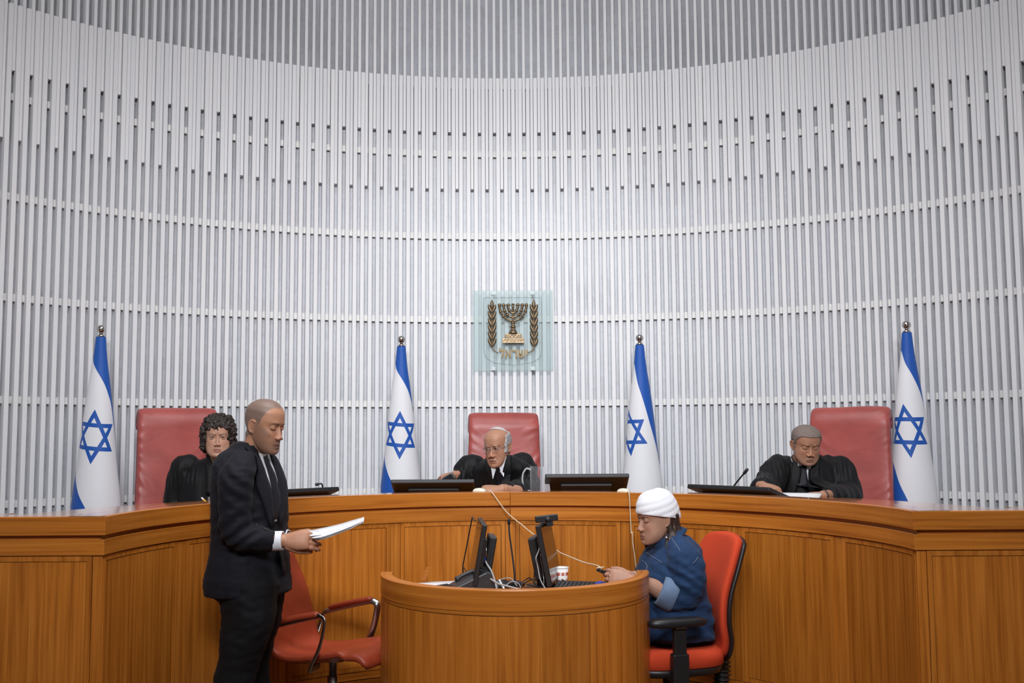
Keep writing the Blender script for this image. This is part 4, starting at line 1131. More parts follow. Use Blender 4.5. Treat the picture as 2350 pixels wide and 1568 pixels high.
# ---- judge in glasses
j = Person('person in glasses, skullcap and black robe, leaning over the bench', (-.06, 6.42, .26))
o = dict(skin=(.43, .225, .145), look=0, crop=.0, wide=1.0, jaw=1.02, fold=.0045, bag=.003, wrinkle=.001, nose=1.15, nosew=1.1, lips=.6, ruddy=.3, browc=(.16, .13, .11), browd=.5, browz=.003, socket_tone=.4, socket=.012, neck=.056, open=.0015, smile=.0015)
HM = headM((-0.0993, 6.1650, 1.4161), -.46, .16, -.06, (.93, .94, .93))
hl = frame((-0.3607, 6.2200, 1.2509), (-.72, -.42, -.16), (-.25, .30, .9)); hr = frame((-0.0809, 5.8000, 1.1863), (-.97, -.18, .0), (-.1, -.5, 1))
j.body(o, HM, [([(-.05, 6.46, .72), (-.05, 6.46, 1.0), (-.07, 6.32, 1.24)], [.12, .13, .09]), ([(-.14, 6.4, .72), (-.16, 6.0, .74), (-.16, 5.98, .34)], [.08, .065, .05]), ([(.05, 6.4, .72), (.08, 6.0, .74), (.08, 5.98, .34)], [.08, .065, .05])],
       [(hl, dict(side=1, curl=(.45, .5, .55, .6), thumb=.5), ([hl @ V3((0, -.01, 0)), (-0.3044, 6.2800, 1.2251)], [.026, .034])), (hr, dict(side=-1, curl=(.3, .32, .36, .4), thumb=.3), ([hr @ V3((0, -.01, 0)), (0.0103, 5.9000, 1.1661)], [.030, .042]))])
eye_pair(j.o, HM, M_EYE, (-.25, .1))
b = MB(); torso(b, [(-.05, 6.47, .60, .24, .18, 2.6), (-.05, 6.47, .85, .235, .165, 2.6), (-.05, 6.42, 1.05, .225, .15, 2.5), (-.055, 6.30, 1.20, .215, .135, 2.4), (-.06, 6.245, 1.285, .185, .120, 2.3), (-.065, 6.22, 1.325, .135, .100, 2.2), (-.070, 6.205, 1.350, .092, .086, 2), (-.072, 6.20, 1.362, .072, .074, 2)], -.05)
sleeve(b, [(-.19, 6.34, 1.26), (-0.2590, 6.3200, 1.2958), (-0.3053, 6.3000, 1.2346), (-0.3293, 6.2600, 1.2312)], [.065, .082, .072, .052])
sleeve(b, [(.08, 6.36, 1.27), (0.0392, 6.3400, 1.2986), (0.0781, 6.2000, 1.1700), (0.0106, 5.9600, 1.1629), (-0.0334, 5.8700, 1.1728)], [.065, .085, .085, .066, .052])
f = lambda V, N: .013 * fbm(V, 11, 13.0, (1.7, 1.2, .28)) + .004 * np.sin(V[:, 0] * 210 + 3 * fbm(V, 8, 1)) * np.exp(-((V[:, 2] - 1.25) / .06) ** 2) * (np.abs(V[:, 0] + .06) > .09)
rb, bv = cloth('robe', b, M_ROBE, None, .0075, 3, f, True); j.add(rb)
bv = merged_bvh(rb, neck_cone(j, HM, M_SHIRT))
panelv(j, 'shirt_front', bv, [((-0.1392, 6.1000, 1.3316), (-0.0533, 6.1000, 1.3512)), ((-0.1294, 6.1000, 1.2814), (-0.0587, 6.1000, 1.2860)), ((-0.1195, 6.1000, 1.2413), (-0.0716, 6.1000, 1.2310)), ((-0.1096, 6.1000, 1.2012), (-0.0844, 6.1000, 1.1911))], .006, M_SHIRT)
strip(j, 'tie', bv, [(-0.1065, 6.1000, 1.3164), (-0.1016, 6.1000, 1.2813), (-0.0943, 6.1000, 1.2311), (-0.0870, 6.1000, 1.1761)], [.013, .016, .024, .030], .011, M_TIE)
collar_wing(j, bv, (-0.1442, 6.1000, 1.3417), (-0.1040, 6.1000, 1.2988), (-0.1271, 6.1000, 1.2313), M_SHIRT)
collar_wing(j, bv, (-0.1040, 6.1000, 1.2988), (-0.0481, 6.1000, 1.3637), (-0.0640, 6.1000, 1.2435), M_SHIRT)
strip(j, 'robe_edge', bv, [(-0.1592, 6.2000, 1.3497), (-0.1467, 6.2000, 1.2834), (-0.1290, 6.2000, 1.2222), (-0.1063, 6.2000, 1.1611)], [.012, .028, .026, .022], .010, M_ROBE, thick=.005)
strip(j, 'robe_edge', bv, [(-0.0333, 6.2000, 1.3693), (-0.0415, 6.2000, 1.2827), (-0.0547, 6.2000, 1.2217), (-0.0653, 6.2000, 1.1608)], [.012, .028, .026, .022], .010, M_ROBE, thick=.005)
def glasses(p, HM):
    g = MB()
    for s in (-1, 1):
        ring = [(s * (.0335 + .0235 * math.cos(t)), -.0935 + .006 * abs(math.cos(t)) * (1 if math.cos(t) > 0 else 0), -.004 + .0165 * math.sin(t)) for t in np.linspace(0, 2 * PI, 25)]
        g.tube(ring, .0011, 6); g.tube([(s * .056, -.089, .002), (s * .069, -.070, .004), (s * .076, -.02, .006), (s * .077, .015, .002)], .0016, 6)
    g.tube([(-.010, -.0945, .001), (0, -.0975, .003), (.010, -.0945, .001)], .0014, 6)
    g.v = [tuple(HM @ V3(v)) for v in g.v]; return p.add(g.build('eyeglasses', M_STEEL, None, True))
glasses(j, HM)
# fringe of grey hair round the sides and back, and the cap
def hair_cap(p, name, HM, keep, off, mat, o_, rough=.003, vox=.004):
    """hair as a shell over the skull where keep(x, y, z) holds (head space)"""
    h = head_geo(dict(o_, ears=False, neck=0)); V = np.array(h.v[:84 * 96]).reshape(84, 96, 3); m = MB()
    c0 = np.array((0, .01, .01)); pts = []
    for i in range(0, 84):
        for k in range(0, 96):
            q = V[i, k]
            if keep(*q): d = q - c0; d /= np.linalg.norm(d); pts.append((q + d * (off(*q) if callable(off) else off) * .3, off(*q) if callable(off) else off))
    for q, r in pts: m.ball(tuple(q), max(.004, r) * random.uniform(.9, 1.15), 7, 5)
    v, f_ = voxel((m.v, m.f), vox, 1, .5); N = vnormals(v, f_); v = v + N * (rough * fbm(v, 130, 4.0))[:, None]
    return p.add(mesh_obj(name, xform(HM, v), f_, mat, None, True))
hair_cap(j, 'hair', HM, lambda x, y, z: (y > -.034 + .32 * max(0, z) - .25 * min(0, z + .0) * -1 and z < .070 + .12 * max(0, y) and z > -.030 - .5 * max(0, y) and not (abs(x) > .055 and abs(y - .012) < .022 and z < .012)) and abs(x) + max(0, y) * .9 > .058, .0062, M_GREYH, o, .0022, .0034)
kp = []
for i in range(9):
    t = .80 * i / 8
    for k in range(33):
        a = 2 * PI * k / 32; d = V3((math.sin(t) * math.cos(a), math.sin(t) * math.sin(a), math.cos(t)))
        d = Matrix.Rotation(-.50, 3, 'X') @ d; kp.append(tuple(HM @ (V3((0, .008, .012)) + V3((d.x * .085, d.y * .108, d.z * .1115)))))
j.add(slab('skullcap', kp, 9, 33, .004, M_KIPPAH))
j.done()

def cropped(x, y, z):
    t = min(1, max(0, (y + .066) / .042)); e = .070 - .058 * t ** 1.6
    if y > -.020: e = -.020 - .75 * max(0, min(.1, y + .012))
    return z > e and ((y - .012) / .028) ** 2 + ((z + .012) / .040) ** 2 > 1.0 and z > -.085 + (y - .05) * -.3
hair_cap(J_READ[0], 'cropped_hair', J_READ[1], cropped, .0046, M_CROP, J_READ[2], .0014, .0034)
J_READ[0].kids[-1].data.transform(Matrix.Translation(-J_READ[0].base))

# ---- judge with dark curls
j = Person('person with dark curly hair in a black robe, looking out from the bench', (-1.71, 6.04, .26))
o = dict(skin=(.47, .27, .19), look=0, wide=1.04, jaw=1.08, fold=.003, bag=.002, nose=.90, nosew=.95, lips=.8, lipc=(.36, .12, .10), ruddy=.25, browd=.55, browt=.8, browz=.002, browc=(.05, .03, .02), ears=False, smile=-.002, neck=.056)
HM = headM((-1.6837, 5.9700, 1.4850), .22, .04, .0, (.94, .95, .94))
hl = frame((-1.60, 5.84, .98), (.3, -.9, -.1), (0, 0, 1)); hr = frame((-1.86, 5.86, .98), (.5, -.8, -.1), (0, 0, 1))
j.body(o, HM, [([(-1.71, 6.05, .72), (-1.71, 6.08, 1.0), (-1.70, 6.03, 1.28)], [.11, .12, .08]), ([(-1.62, 6.0, .72), (-1.55, 5.64, .74), (-1.53, 5.62, .34)], [.08, .06, .05]), ([(-1.80, 6.0, .72), (-1.76, 5.64, .74), (-1.76, 5.62, .34)], [.08, .06, .05])],
       [(hl, dict(side=-1, size=.92), ([hl @ V3((0, -.01, 0)), (-1.58, 6.0, 1.02)], [.024, .03])), (hr, dict(side=1, size=.92), ([hr @ V3((0, -.01, 0)), (-1.93, 6.02, 1.02)], [.024, .03]))])
eye_pair(j.o, HM, M_EYE, (.05, 0))
b = MB(); torso(b, [(-1.71, 6.08, .60, .24, .18, 2.6), (-1.71, 6.08, .85, .23, .165, 2.6), (-1.71, 6.08, 1.08, .215, .15, 2.5), (-1.71, 6.07, 1.24, .20, .13, 2.4), (-1.705, 6.06, 1.31, .165, .11, 2.3), (-1.70, 6.05, 1.345, .115, .085, 2.2), (-1.70, 6.05, 1.365, .072, .068, 2)], .25)
sleeve(b, [(-1.83, 6.06, 1.30), (-1.8986, 6.0600, 1.3041), (-1.9415, 6.0800, 1.1442), (-1.93, 6.06, 1.06), (-1.90, 5.90, .99)], [.06, .080, .086, .085, .070])
sleeve(b, [(-1.58, 6.06, 1.31), (-1.5827, 6.0800, 1.2964), (-1.5499, 6.0600, 1.1428), (-1.52, 6.04, 1.06), (-1.58, 5.88, .99)], [.06, .080, .086, .085, .070])
f = lambda V, N: .012 * fbm(V, 11, 23.0, (1.7, 1.2, .28)) + .004 * np.sin(V[:, 0] * 220 + 3 * fbm(V, 8, 1)) * np.exp(-((V[:, 2] - 1.26) / .06) ** 2) * (np.abs(V[:, 0] + 1.70) > .09)
rb, bv = cloth('robe', b, M_ROBE, None, .0075, 3, f, True); j.add(rb)
panelv(j, 'neckline', bv, [((-1.7304, 5.9500, 1.3823), (-1.6145, 5.9500, 1.3815)), ((-1.7148, 5.9500, 1.3405), (-1.6286, 5.9500, 1.3400)), ((-1.6967, 5.9500, 1.2964), (-1.6524, 5.9500, 1.2961)), ((-1.6814, 5.9500, 1.2670), (-1.6691, 5.9500, 1.2669))], .004, M_SKIN)
set_color(j.kids[-1], np.tile((.42, .235, .16), (len(j.kids[-1].data.vertices), 1)))
panelv(j, 'blouse', bv, [((-1.7097, 5.9500, 1.3307), (-1.6382, 5.9500, 1.3303)), ((-1.6964, 5.9500, 1.2817), (-1.6472, 5.9500, 1.2814)), ((-1.7005, 5.9500, 1.2354), (-1.6463, 5.9500, 1.2350)), ((-1.6845, 5.9500, 1.1743), (-1.6501, 5.9500, 1.1741))], .008, M_SHIRT)
panelv(j, 'neckline', bv, [((-1.7075, 5.9500, 1.3454), (-1.6361, 5.9500, 1.3449)), ((-1.6922, 5.9500, 1.3208), (-1.6504, 5.9500, 1.3206)), ((-1.6745, 5.9500, 1.2914), (-1.6671, 5.9500, 1.2913))], .012, M_SKIN)
set_color(j.kids[-1], np.tile((.42, .235, .16), (len(j.kids[-1].data.vertices), 1)))
j.add(MB().tube(smooth_pts([(-1.7052, 5.9150, 1.3657), (-1.6831, 5.9000, 1.3270), (-1.6667, 5.8950, 1.3077), (-1.6489, 5.9000, 1.3268), (-1.6342, 5.9150, 1.3652)], 20), .0022, 6).build('necklace', M_GOLD, None, True))
strip(j, 'robe_edge', bv, [(-1.7428, 5.9500, 1.3897), (-1.7220, 5.9500, 1.3308), (-1.7058, 5.9500, 1.2574), (-1.7040, 5.9500, 1.1623)], [.012, .026, .028, .028], .012, M_ROBE, thick=.005)
strip(j, 'robe_edge', bv, [(-1.6023, 5.9500, 1.3888), (-1.6235, 5.9500, 1.3302), (-1.6320, 5.9500, 1.2569), (-1.6303, 5.9500, 1.1618)], [.012, .026, .028, .028], .012, M_ROBE, thick=.005)
rnd = random.Random(5); m = MB(); k = 0
m.ball((0, .034, .038), (.083, .092, .088), 28, 20)
m.ball((0, .050, -.03), (.080, .060, .070), 24, 16)
while k < 900:
    d = V3((rnd.gauss(0, 1), rnd.gauss(0, 1), rnd.gauss(0, 1))).normalized()
    q = V3((d.x * .100, .022 + d.y * .108, .030 + d.z * .108)); r = rnd.uniform(.65, 1.0)
    q = V3((0, .022, .030)) + (q - V3((0, .022, .030))) * r
    if q.z < -.01: q.x *= 1.0 + .25 * (-.01 - q.z) / .08
    face = (abs(q.x) < .060 + .004 * math.sin(k)) and q.y < -.010 and q.z < .060 - .018 * (q.x / .06) ** 2 + .008 * math.sin(k * 1.7)
    if face or q.z < -.105 or (q.y < -.03 and q.z < -.06): continue
    m.ball(tuple(q), rnd.uniform(.010, .017), 7, 5); k += 1
for s in (-1, 1):
    for z in np.linspace(-.075, .05, 14):
        for y in (-.030, -.008, .02): m.ball((s * (.080 + .010 * math.sin(z * 90 + y * 200)), y + .01 * math.sin(z * 140), z), .019, 8, 6)
for x in np.linspace(-.060, .060, 17):
    for dy, dz in ((0, 0), (.012, .020), (.030, .036), (.052, .050)): m.ball((x, -.080 + abs(x) * .35 + dy + .004 * math.sin(x * 300 + dz * 99), .068 + dz + .006 * math.sin(x * 170 + dy * 200) - abs(x) * .16), .0165, 8, 6)
v, f_ = voxel((m.v, m.f), .0042, 1, .5); N = vnormals(v, f_); v = v + N * (.011 * fbm(v, 70, 2.0) + .006 * fbm(v, 170, 7.0))[:, None]
j.add(mesh_obj('curly_hair', xform(HM, v), f_, M_HAIR, None, True))
j.done()

# ---- standing man
RZ = 1.20; fx, fy = math.sin(RZ), -math.cos(RZ)                       # the way he faces
j = Person('person with shaved head in a dark suit, standing and holding papers', (-1.10, 4.58, 0))
o = dict(skin=(.46, .235, .145), look=1, crop=.82, cropc=(.15, .12, .105), hairline=.082, temple=.0, stubble=.55, stubc=(.10, .07, .055), wide=.98, jaw=.98, fold=.001, nose=1.05, lips=.9, open=.0035, lipc=(.36, .13, .11), ruddy=.15, browd=.9, brow=.002, chin=.003, neck=.060)
HM = headM((-1.0865, 4.5500, 1.5334), 1.17, .20, .0, (.95, .91, .97))
W = V3((-0.9657, 4.4400, 1.0492)); hd = V3((.90, .10, .10)).normalized()
hR = frame(W, (.92, -.05, .03), (-.1, -.95, .25))
hL = frame((-0.9882, 4.6600, 1.0371), (.9, -.1, .05), (-.05, .9, .35))
j.body(o, HM, [([(-1.19, 4.60, .86), (-1.20, 4.62, 1.1), (-1.16, 4.60, 1.36)], [.12, .13, .09]),
               ([(-1.17, 4.52, .86), (-1.20, 4.50, .50), (-1.215, 4.50, .10)], [.06, .04, .03]), ([(-1.16, 4.68, .86), (-1.16, 4.70, .50), (-1.16, 4.70, .10)], [.06, .04, .03])],
       [(hR, dict(side=1, curl=(.45, .55, .62, .7), thumb=.35, thumb_in=.8), ([hR @ V3((0, -.01, 0)), (-1.0797, 4.4200, 1.0644)], [.027, .030])),
        (hL, dict(side=-1, curl=(.5, .55, .6, .7), thumb=.35, thumb_in=.8), ([hL @ V3((0, -.01, 0)), (-1.1423, 4.7600, 1.0304)], [.027, .036]))])
# trousers
b = MB()
sleeve(b, [(-1.1341, 4.5200, 0.8523), (-1.1306, 4.5000, 0.7195), (-1.1680, 4.5000, 0.5402), (-1.215, 4.50, .30), (-1.215, 4.50, .055)], [.128, .112, .090, .082, .088])
sleeve(b, [(-1.1394, 4.6800, 0.8299), (-1.1458, 4.7000, 0.6855), (-1.1735, 4.7000, 0.4981), (-1.16, 4.70, .30), (-1.16, 4.70, .055)], [.122, .108, .088, .082, .088])
torso(b, [(-1.16, 4.60, .80, .155, .115, 2.4), (-1.16, 4.60, .90, .160, .120, 2.4), (-1.16, 4.60, 1.0, .150, .11, 2.4)], RZ)
f = lambda V, N: .008 * fbm(V, 9, 33.0, (1, 1, 1.0)) + .005 * fbm(V, 22, 5, (1, 1, 1.8))
j.add(cloth('trousers', b, M_TROUSER, None, .009, 3, f))
# jacket
b = MB(); torso(b, [(-1.155, 4.595, .812, .205, .158, 2.5), (-1.158, 4.595, .88, .205, .155, 2.5), (-1.155, 4.60, 1.00, .190, .138, 2.4), (-1.155, 4.60, 1.10, .190, .134, 2.4), (-1.155, 4.60, 1.21, .200, .132, 2.4), (-1.163, 4.60, 1.30, .200, .122, 2.4), (-1.175, 4.60, 1.365, .185, .104, 2.3), (-1.180, 4.59, 1.410, .135, .088, 2.2), (-1.165, 4.585, 1.440, .085, .070, 2.1), (-1.155, 4.58, 1.462, .066, .062, 2)], RZ)
sleeve(b, [(-1.1568, 4.4600, 1.3636), (-1.1642, 4.4000, 1.3111), (-1.1659, 4.4000, 1.1995), (-1.1585, 4.4000, 1.0883), (-1.0833, 4.4200, 1.0609), (-1.0406, 4.4400, 1.0514)], [.064, .076, .069, .067, .058, .049], 30)
sleeve(b, [(-1.1718, 4.7400, 1.3520), (-1.1955, 4.8000, 1.2914), (-1.1986, 4.8200, 1.1722), (-1.1966, 4.8200, 1.0446), (-1.1470, 4.7800, 1.0227), (-1.0270, 4.6800, 1.0316)], [.066, .080, .074, .068, .058, .050], 30)
def f(V, N):
    d = .005 * fbm(V, 10, 43.0, (1, 1, 1.2)) + .003 * fbm(V, 26, 5, (1, 1, 2.2))
    el = V3((-1.1515, 4.3800, 1.0901)); r = np.sqrt((V[:, 0] - el.x) ** 2 + (V[:, 2] - el.z) ** 2)
    d += .006 * np.sin((V[:, 2] * .9 - V[:, 0] * .55) * 120 + 3 * fbm(V, 7, 2)) * np.exp(-(r / .10) ** 2)
    ar = V3((-1.1640, 4.3800, 1.2904)); r2 = np.sqrt((V[:, 0] - ar.x) ** 2 + (V[:, 2] - ar.z) ** 2)
    return d + .004 * np.sin((V[:, 2] + V[:, 0] * .8) * 95 + 3 * fbm(V, 7, 8)) * np.exp(-(r2 / .10) ** 2)
jk, bv = cloth('suit_jacket', b, M_SUIT, None, .0075, 3, f, True); j.add(jk)
D_ = (-fx, -fy, 0)                                                    # looking at his chest
sdv = V3((fy, -fx, 0))                                                # from his breastbone towards his own far side, seen from the front
C0 = V3((-1.18, 4.60, 0))
def ch(u, z): q = C0 + V3((fx, fy, 0)) * .35 + V3((math.cos(RZ), math.sin(RZ), 0)) * u; return (q.x, q.y, z)
panelv(j, 'shirt_front', bv, [(ch(-.050, 1.435), ch(.050, 1.435)), (ch(-.048, 1.37), ch(.048, 1.37)), (ch(-.036, 1.25), ch(.036, 1.25)), (ch(-.010, 1.12), ch(.010, 1.12))], .005, M_SHIRT, direction=D_)
strip(j, 'tie', bv, [ch(0, 1.418), ch(0, 1.38), ch(0, 1.28), ch(0, 1.13)], [.014, .017, .026, .032], .010, M_TIE, direction=D_, side=(math.cos(RZ), math.sin(RZ), 0))
for s in (-1, 1):
    strip(j, 'lapel', bv, [ch(s * .066, 1.445), ch(s * .074, 1.38), ch(s * .070, 1.27), ch(s * .030, 1.10)], [.020, .034, .038, .014], .010, M_SUIT, thick=.006, direction=D_, side=(math.cos(RZ), math.sin(RZ), 0))
neck_cone(j, HM, M_SHIRT, 'shirt_collar', (.0600, .0620, .066, .068), -.100)
collar_ring(j, 'jacket_collar', HM, .0685, .094, .020, .078, .50, M_SUIT, .009, .012, -.100)
for (hM, nm) in ((hR, 1), (hL, -1)):
    c_ = MB(); R_ = []
    for (y, w) in ((-.100, .0400), (-.018, .0400), (-.010, .0390), (-.010, .034), (-.05, .033)):
        R_.append([hM @ V3((w * 1.02 * math.cos(t), y, w * .92 * math.sin(t))) for t in np.linspace(0, 2 * PI, 24, endpoint=False)])
    c_.loft(R_, caps=False); j.add(c_.build('shirt_cuff', M_SHIRT, None, True))
# far front edge of the open jacket hanging below the cuff
P_ = []
for (a, c) in (((-1.0104, 4.5200, 1.0159), (-1.0184, 4.6600, 1.0014)), ((-1.0023, 4.5200, 0.9609), (-1.0105, 4.6800, 0.9424)), ((-0.9948, 4.5400, 0.9090), (-1.0026, 4.7000, 0.8963)), ((-1.0101, 4.5600, 0.8882), (-1.0044, 4.7200, 0.8595))):
    for t in np.linspace(0, 1, 5): P_.append(tuple(np.array(a) * (1 - t) + np.array(c) * t))
j.add(slab('jacket_front', P_, 4, 5, .006, M_SUIT))
for k in range(4):
    q = hR @ V3((-.030, -.075 - .013 * k, .036)); 
    h = bv.find_nearest(q); j.add(MB().ball(h[0], .0055, 10, 7).build('cuff_button', M_BLACK, None, True))
for (x, y) in ((-1.17, 4.50), (-1.12, 4.70)):
    R_ = []
    for t, w, h in ((-.10, .034, .05), (-.06, .040, .085), (0, .041, .075), (.08, .046, .055), (.14, .044, .042), (.175, .028, .030)):
        R_.append([(x + fx * t - fy * w * math.cos(a), y + fy * t + fx * w * math.cos(a), .008 + max(0, h * (.5 + .5 * math.sin(a)))) for a in np.linspace(0, 2 * PI, 18, endpoint=False)])
    j.add(MB().loft(R_).build('shoe', M_SHOE, None, True))
j.done()

# ---- woman in denim
RZ = -1.22; fx, fy = math.sin(RZ), -math.cos(RZ)
j = Person('person in a white headscarf and denim shirt, seated at the clerk desk', (.78, 4.95, 0))
o = dict(skin=(.44, .25, .175), look=1, wide=1.02, jaw=1.10, chin=-.002, fold=.003, bag=.002, nose=1.12, nosew=1.05, lips=.75, lipc=(.32, .12, .11), ruddy=.25, browd=.85, browc=(.04, .025, .02), ears=True, neck=.056, smile=-.001)
HM = headM((0.6571, 4.9400, 1.0920), -1.20, .10, .0, (.96, .93, .95))
hR = frame((0.5417, 4.9300, 0.8298), (-.97, -.10, .22), (.2, .25, .95)); hL = frame((0.5128, 4.7800, 0.8303), (-.97, .16, .16), (.1, -.95, .25))
j.body(o, HM, [([(.73, 4.96, .55), (.72, 4.96, .75), (.72, 4.95, .90)], [.11, .11, .06]),
               ([(.74, 4.91, .60), (.42, 4.91, .60), (.40, 4.91, .16)], [.08, .065, .048]), ([(.74, 5.06, .60), (.42, 5.06, .60), (.40, 5.06, .16)], [.08, .065, .048])],
       [(hL, dict(side=1, curl=(.55, .65, .7, .75), thumb=.4, thumb_in=.6, size=.95), ([hL @ V3((0, -.01, 0)), (0.6206, 4.8000, 0.7960), (0.7168, 4.8200, 0.7344)], [.026, .038, .046])),
        (hR, dict(side=-1, curl=(.6, .7, .75, .8), thumb=.4, thumb_in=.6, size=.95), ([hR @ V3((0, -.01, 0)), (0.6754, 5.0600, 0.7507)], [.026, .038]))])
b = MB(); torso(b, [(.735, 4.95, .55, .205, .160, 2.5), (.735, 4.95, .64, .205, .158, 2.5), (.722, 4.95, .74, .20, .145, 2.4), (.715, 4.95, .84, .20, .140, 2.4), (.725, 4.95, .90, .19, .128, 2.3), (.742, 4.95, .955, .165, .105, 2.2), (.748, 4.95, .990, .110, .082, 2.1), (.745, 4.95, 1.010, .070, .066, 2)], RZ)
sleeve(b, [(0.7514, 4.8600, 0.9555), (0.7645, 4.8000, 0.9074), (0.7751, 4.7800, 0.8229), (0.7398, 4.7900, 0.7447), (0.6983, 4.8000, 0.7492)], [.066, .086, .080, .074, .062], 26)
sleeve(b, [(0.7204, 5.0600, 0.9343), (0.7370, 5.1100, 0.8709), (0.7366, 5.1200, 0.7768), (0.7118, 5.1000, 0.7283), (0.6683, 5.0700, 0.7411)], [.062, .08, .074, .068, .058], 26)
def f(V, N):
    el = V3((0.7357, 4.7800, 0.8135)); r = np.sqrt((V[:, 0] - el.x) ** 2 + (V[:, 2] - el.z) ** 2)
    return .006 * fbm(V, 11, 63.0) + .004 * fbm(V, 26, 5, (1, 1, 1.8)) + .005 * np.sin((V[:, 2] + V[:, 0] * .7) * 110 + 3 * fbm(V, 7, 2)) * np.exp(-(r / .10) ** 2) + .005 * np.sin(V[:, 2] * 90 + 4 * fbm(V, 6, 3)) * (V[:, 2] < .72)
sh, bv = cloth('denim_shirt', b, M_DENIM, None, .0075, 3, f, True); j.add(sh)
b = MB(); sleeve(b, [(.76, 4.90, .60), (.60, 4.905, .625), (.43, 4.91, .62), (.40, 4.91, .35), (.39, 4.91, .10)], [.115, .105, .085, .075, .070], 26); sleeve(b, [(.76, 5.06, .60), (.60, 5.06, .625), (.43, 5.06, .62), (.40, 5.06, .35), (.39, 5.06, .10)], [.115, .105, .085, .075, .070], 26)
j.add(cloth('denim_skirt', b, M_DENIM, None, .009, 3, lambda V, N: .006 * fbm(V, 14, 73.0)))
for y in (4.91, 5.06):
    j.add(MB().loft([[(.39 + t, y + w * math.cos(a), .01 + max(0, h * (.5 + .5 * math.sin(a)))) for a in np.linspace(0, 2 * PI, 14, endpoint=False)] for t, w, h in ((.06, .032, .06), (0, .038, .08), (-.08, .042, .05), (-.15, .028, .03))]).build('shoe', M_SHOE, None, True))
# turned back cuff, collar, pocket, stitches, buttons
c0, c1 = V3((0.7407, 4.7950, 0.7497)), V3((0.6792, 4.8000, 0.7763)); ax = (c1 - c0).normalized(); R_ = []
Mx = frame(c0, ax, (0, -1, 0))
for (y, w) in ((.024, .081), (.036, .086), (.086, .078), (.100, .068), (.085, .058)):
    R_.append([Mx @ V3((w * math.cos(t), y, w * math.sin(t))) for t in np.linspace(0, 2 * PI, 28, endpoint=False)])
j.add(MB().loft(R_, caps=False).build('rolled_cuff', M_DENIM_IN, None, True))
cb_, cf_ = V3((0.7595, 4.9500, 1.0463)), V3((0.6477, 4.9500, 0.9546)); cc = (cb_ + cf_) / 2; e1 = (cb_ - cf_).normalized(); nn = V3((-e1.z, 0, e1.x)); P_ = []
for i in range(5):
    t = i / 4
    for k in range(44):
        a = .42 + (2 * PI - .84) * k / 43; r = .066 + .034 * t
        q = cc - e1 * (r * 1.0 * math.cos(a)) + V3((0, 1, 0)) * (r * math.sin(a)) + nn * (.020 - .050 * t ** 1.4); P_.append(tuple(q))
j.add(slab('shirt_collar', P_, 5, 44, .005, M_DENIM))
M_STITCH = plain('pale_stitching', (.22, .25, .33), .8)
def seam(pts, off=.003):
    Q = []
    for q in smooth_pts(pts, 30):
        h = bv.ray_cast(V3(q) - V3((0, .5, 0)), V3((0, 1, 0)), 2.0)
        if h[0] is not None: Q.append(h[0] - V3((0, off, 0)))
    if len(Q) > 3: j.add(MB().tube(Q, .0011, 5).build('stitching', M_STITCH, None, True))
seam([(0.5879, 4.8000, 0.9474), (0.6269, 4.8000, 0.9238), (0.6620, 4.8000, 0.9042)]); seam([(0.7134, 4.8000, 1.0089), (0.7266, 4.8000, 0.9815), (0.7341, 4.8000, 0.9620)])
seam([(0.5478, 4.8000, 0.9049), (0.5734, 4.8000, 0.9048), (0.6026, 4.8000, 0.8852), (0.5941, 4.8000, 0.8503)]); seam([(0.8124, 4.8000, 0.9362), (0.8003, 4.8000, 0.9227), (0.7843, 4.8000, 0.9112)])
for (px) in ((0.5981, 4.8000, 0.9629), (0.5724, 4.8000, 0.9630), (0.5552, 4.8000, 0.8797)):
    h = bv.ray_cast(V3(px) - V3((0, .5, 0)), V3((0, 1, 0)), 2.0)
    if h[0] is not None: j.add(MB().ball(h[0], (.006, .004, .006), 10, 7).build('shirt_button', M_STEEL, None, True))
# headscarf, hair, earring
h = head_geo(dict(o, ears=False, neck=0)); V = np.array(h.v[:84 * 96]).reshape(84, 96, 3); c0 = np.array((0, .012, .02)); rows = []
m = MB(); R_ = []
for i, t in enumerate(np.linspace(0, 1, 26)):
    zc = .034 + .104 * math.sin(t * PI / 2) ; rr = math.cos(t * PI / 2) ** .55
    ring = []
    for k in range(48):
        a = 2 * PI * k / 48; bk = .5 + .5 * math.sin(a)
        x = .092 * rr * math.cos(a); y = .012 + (.112 if math.sin(a) < 0 else .118) * rr * math.sin(a)
        z = zc - .060 * (1 - t) * bk + .010 * bk
        q = V3((x, y, z)); ph_ = z * 200 - (y - .012) * 62 + 1.5 * math.sin(a * 2 + .6); w = 1 + .020 * (1 - t * .65) * (abs(math.sin(ph_ * .5)) ** .5 * 2 - 1)
        ring.append(((x) * w, .012 + (y - .012) * w, z))
    R_.append(ring)
m.loft(R_)
m.ball((0, .105, .030), (.030, .026, .030), 14, 10); m.ball((0, .110, -.01), (.026, .020, .020), 12, 8)
v, f_ = voxel((m.v, m.f), .004, 1, .5); j.add(mesh_obj('headscarf', xform(HM, v), f_, M_SCARF, None, True))
m = MB(); rnd = random.Random(9)
for k in range(90):
    s = 1 if k % 2 else -1; y0 = rnd.uniform(.026, .078)
    m.tube(smooth_pts([(s * rnd.uniform(.060, .076), y0, .01), (s * rnd.uniform(.062, .080), y0 + rnd.uniform(-.005, .01), -.06), (s * rnd.uniform(.078, .102), y0 * .8 + rnd.uniform(-.025, .010), -.100), (s * rnd.uniform(.094, .118), y0 * .6 + rnd.uniform(-.050, .0), -.150 + rnd.uniform(-.018, .015))], 10), np.linspace(.011, .005, 10), 7)
v, f_ = voxel((m.v, m.f), .0035, 1, .5); j.add(mesh_obj('hair', xform(HM, v), f_, M_BROWN, None, True))
m = MB(); e0 = HM @ V3((-.082, .010, -.045))
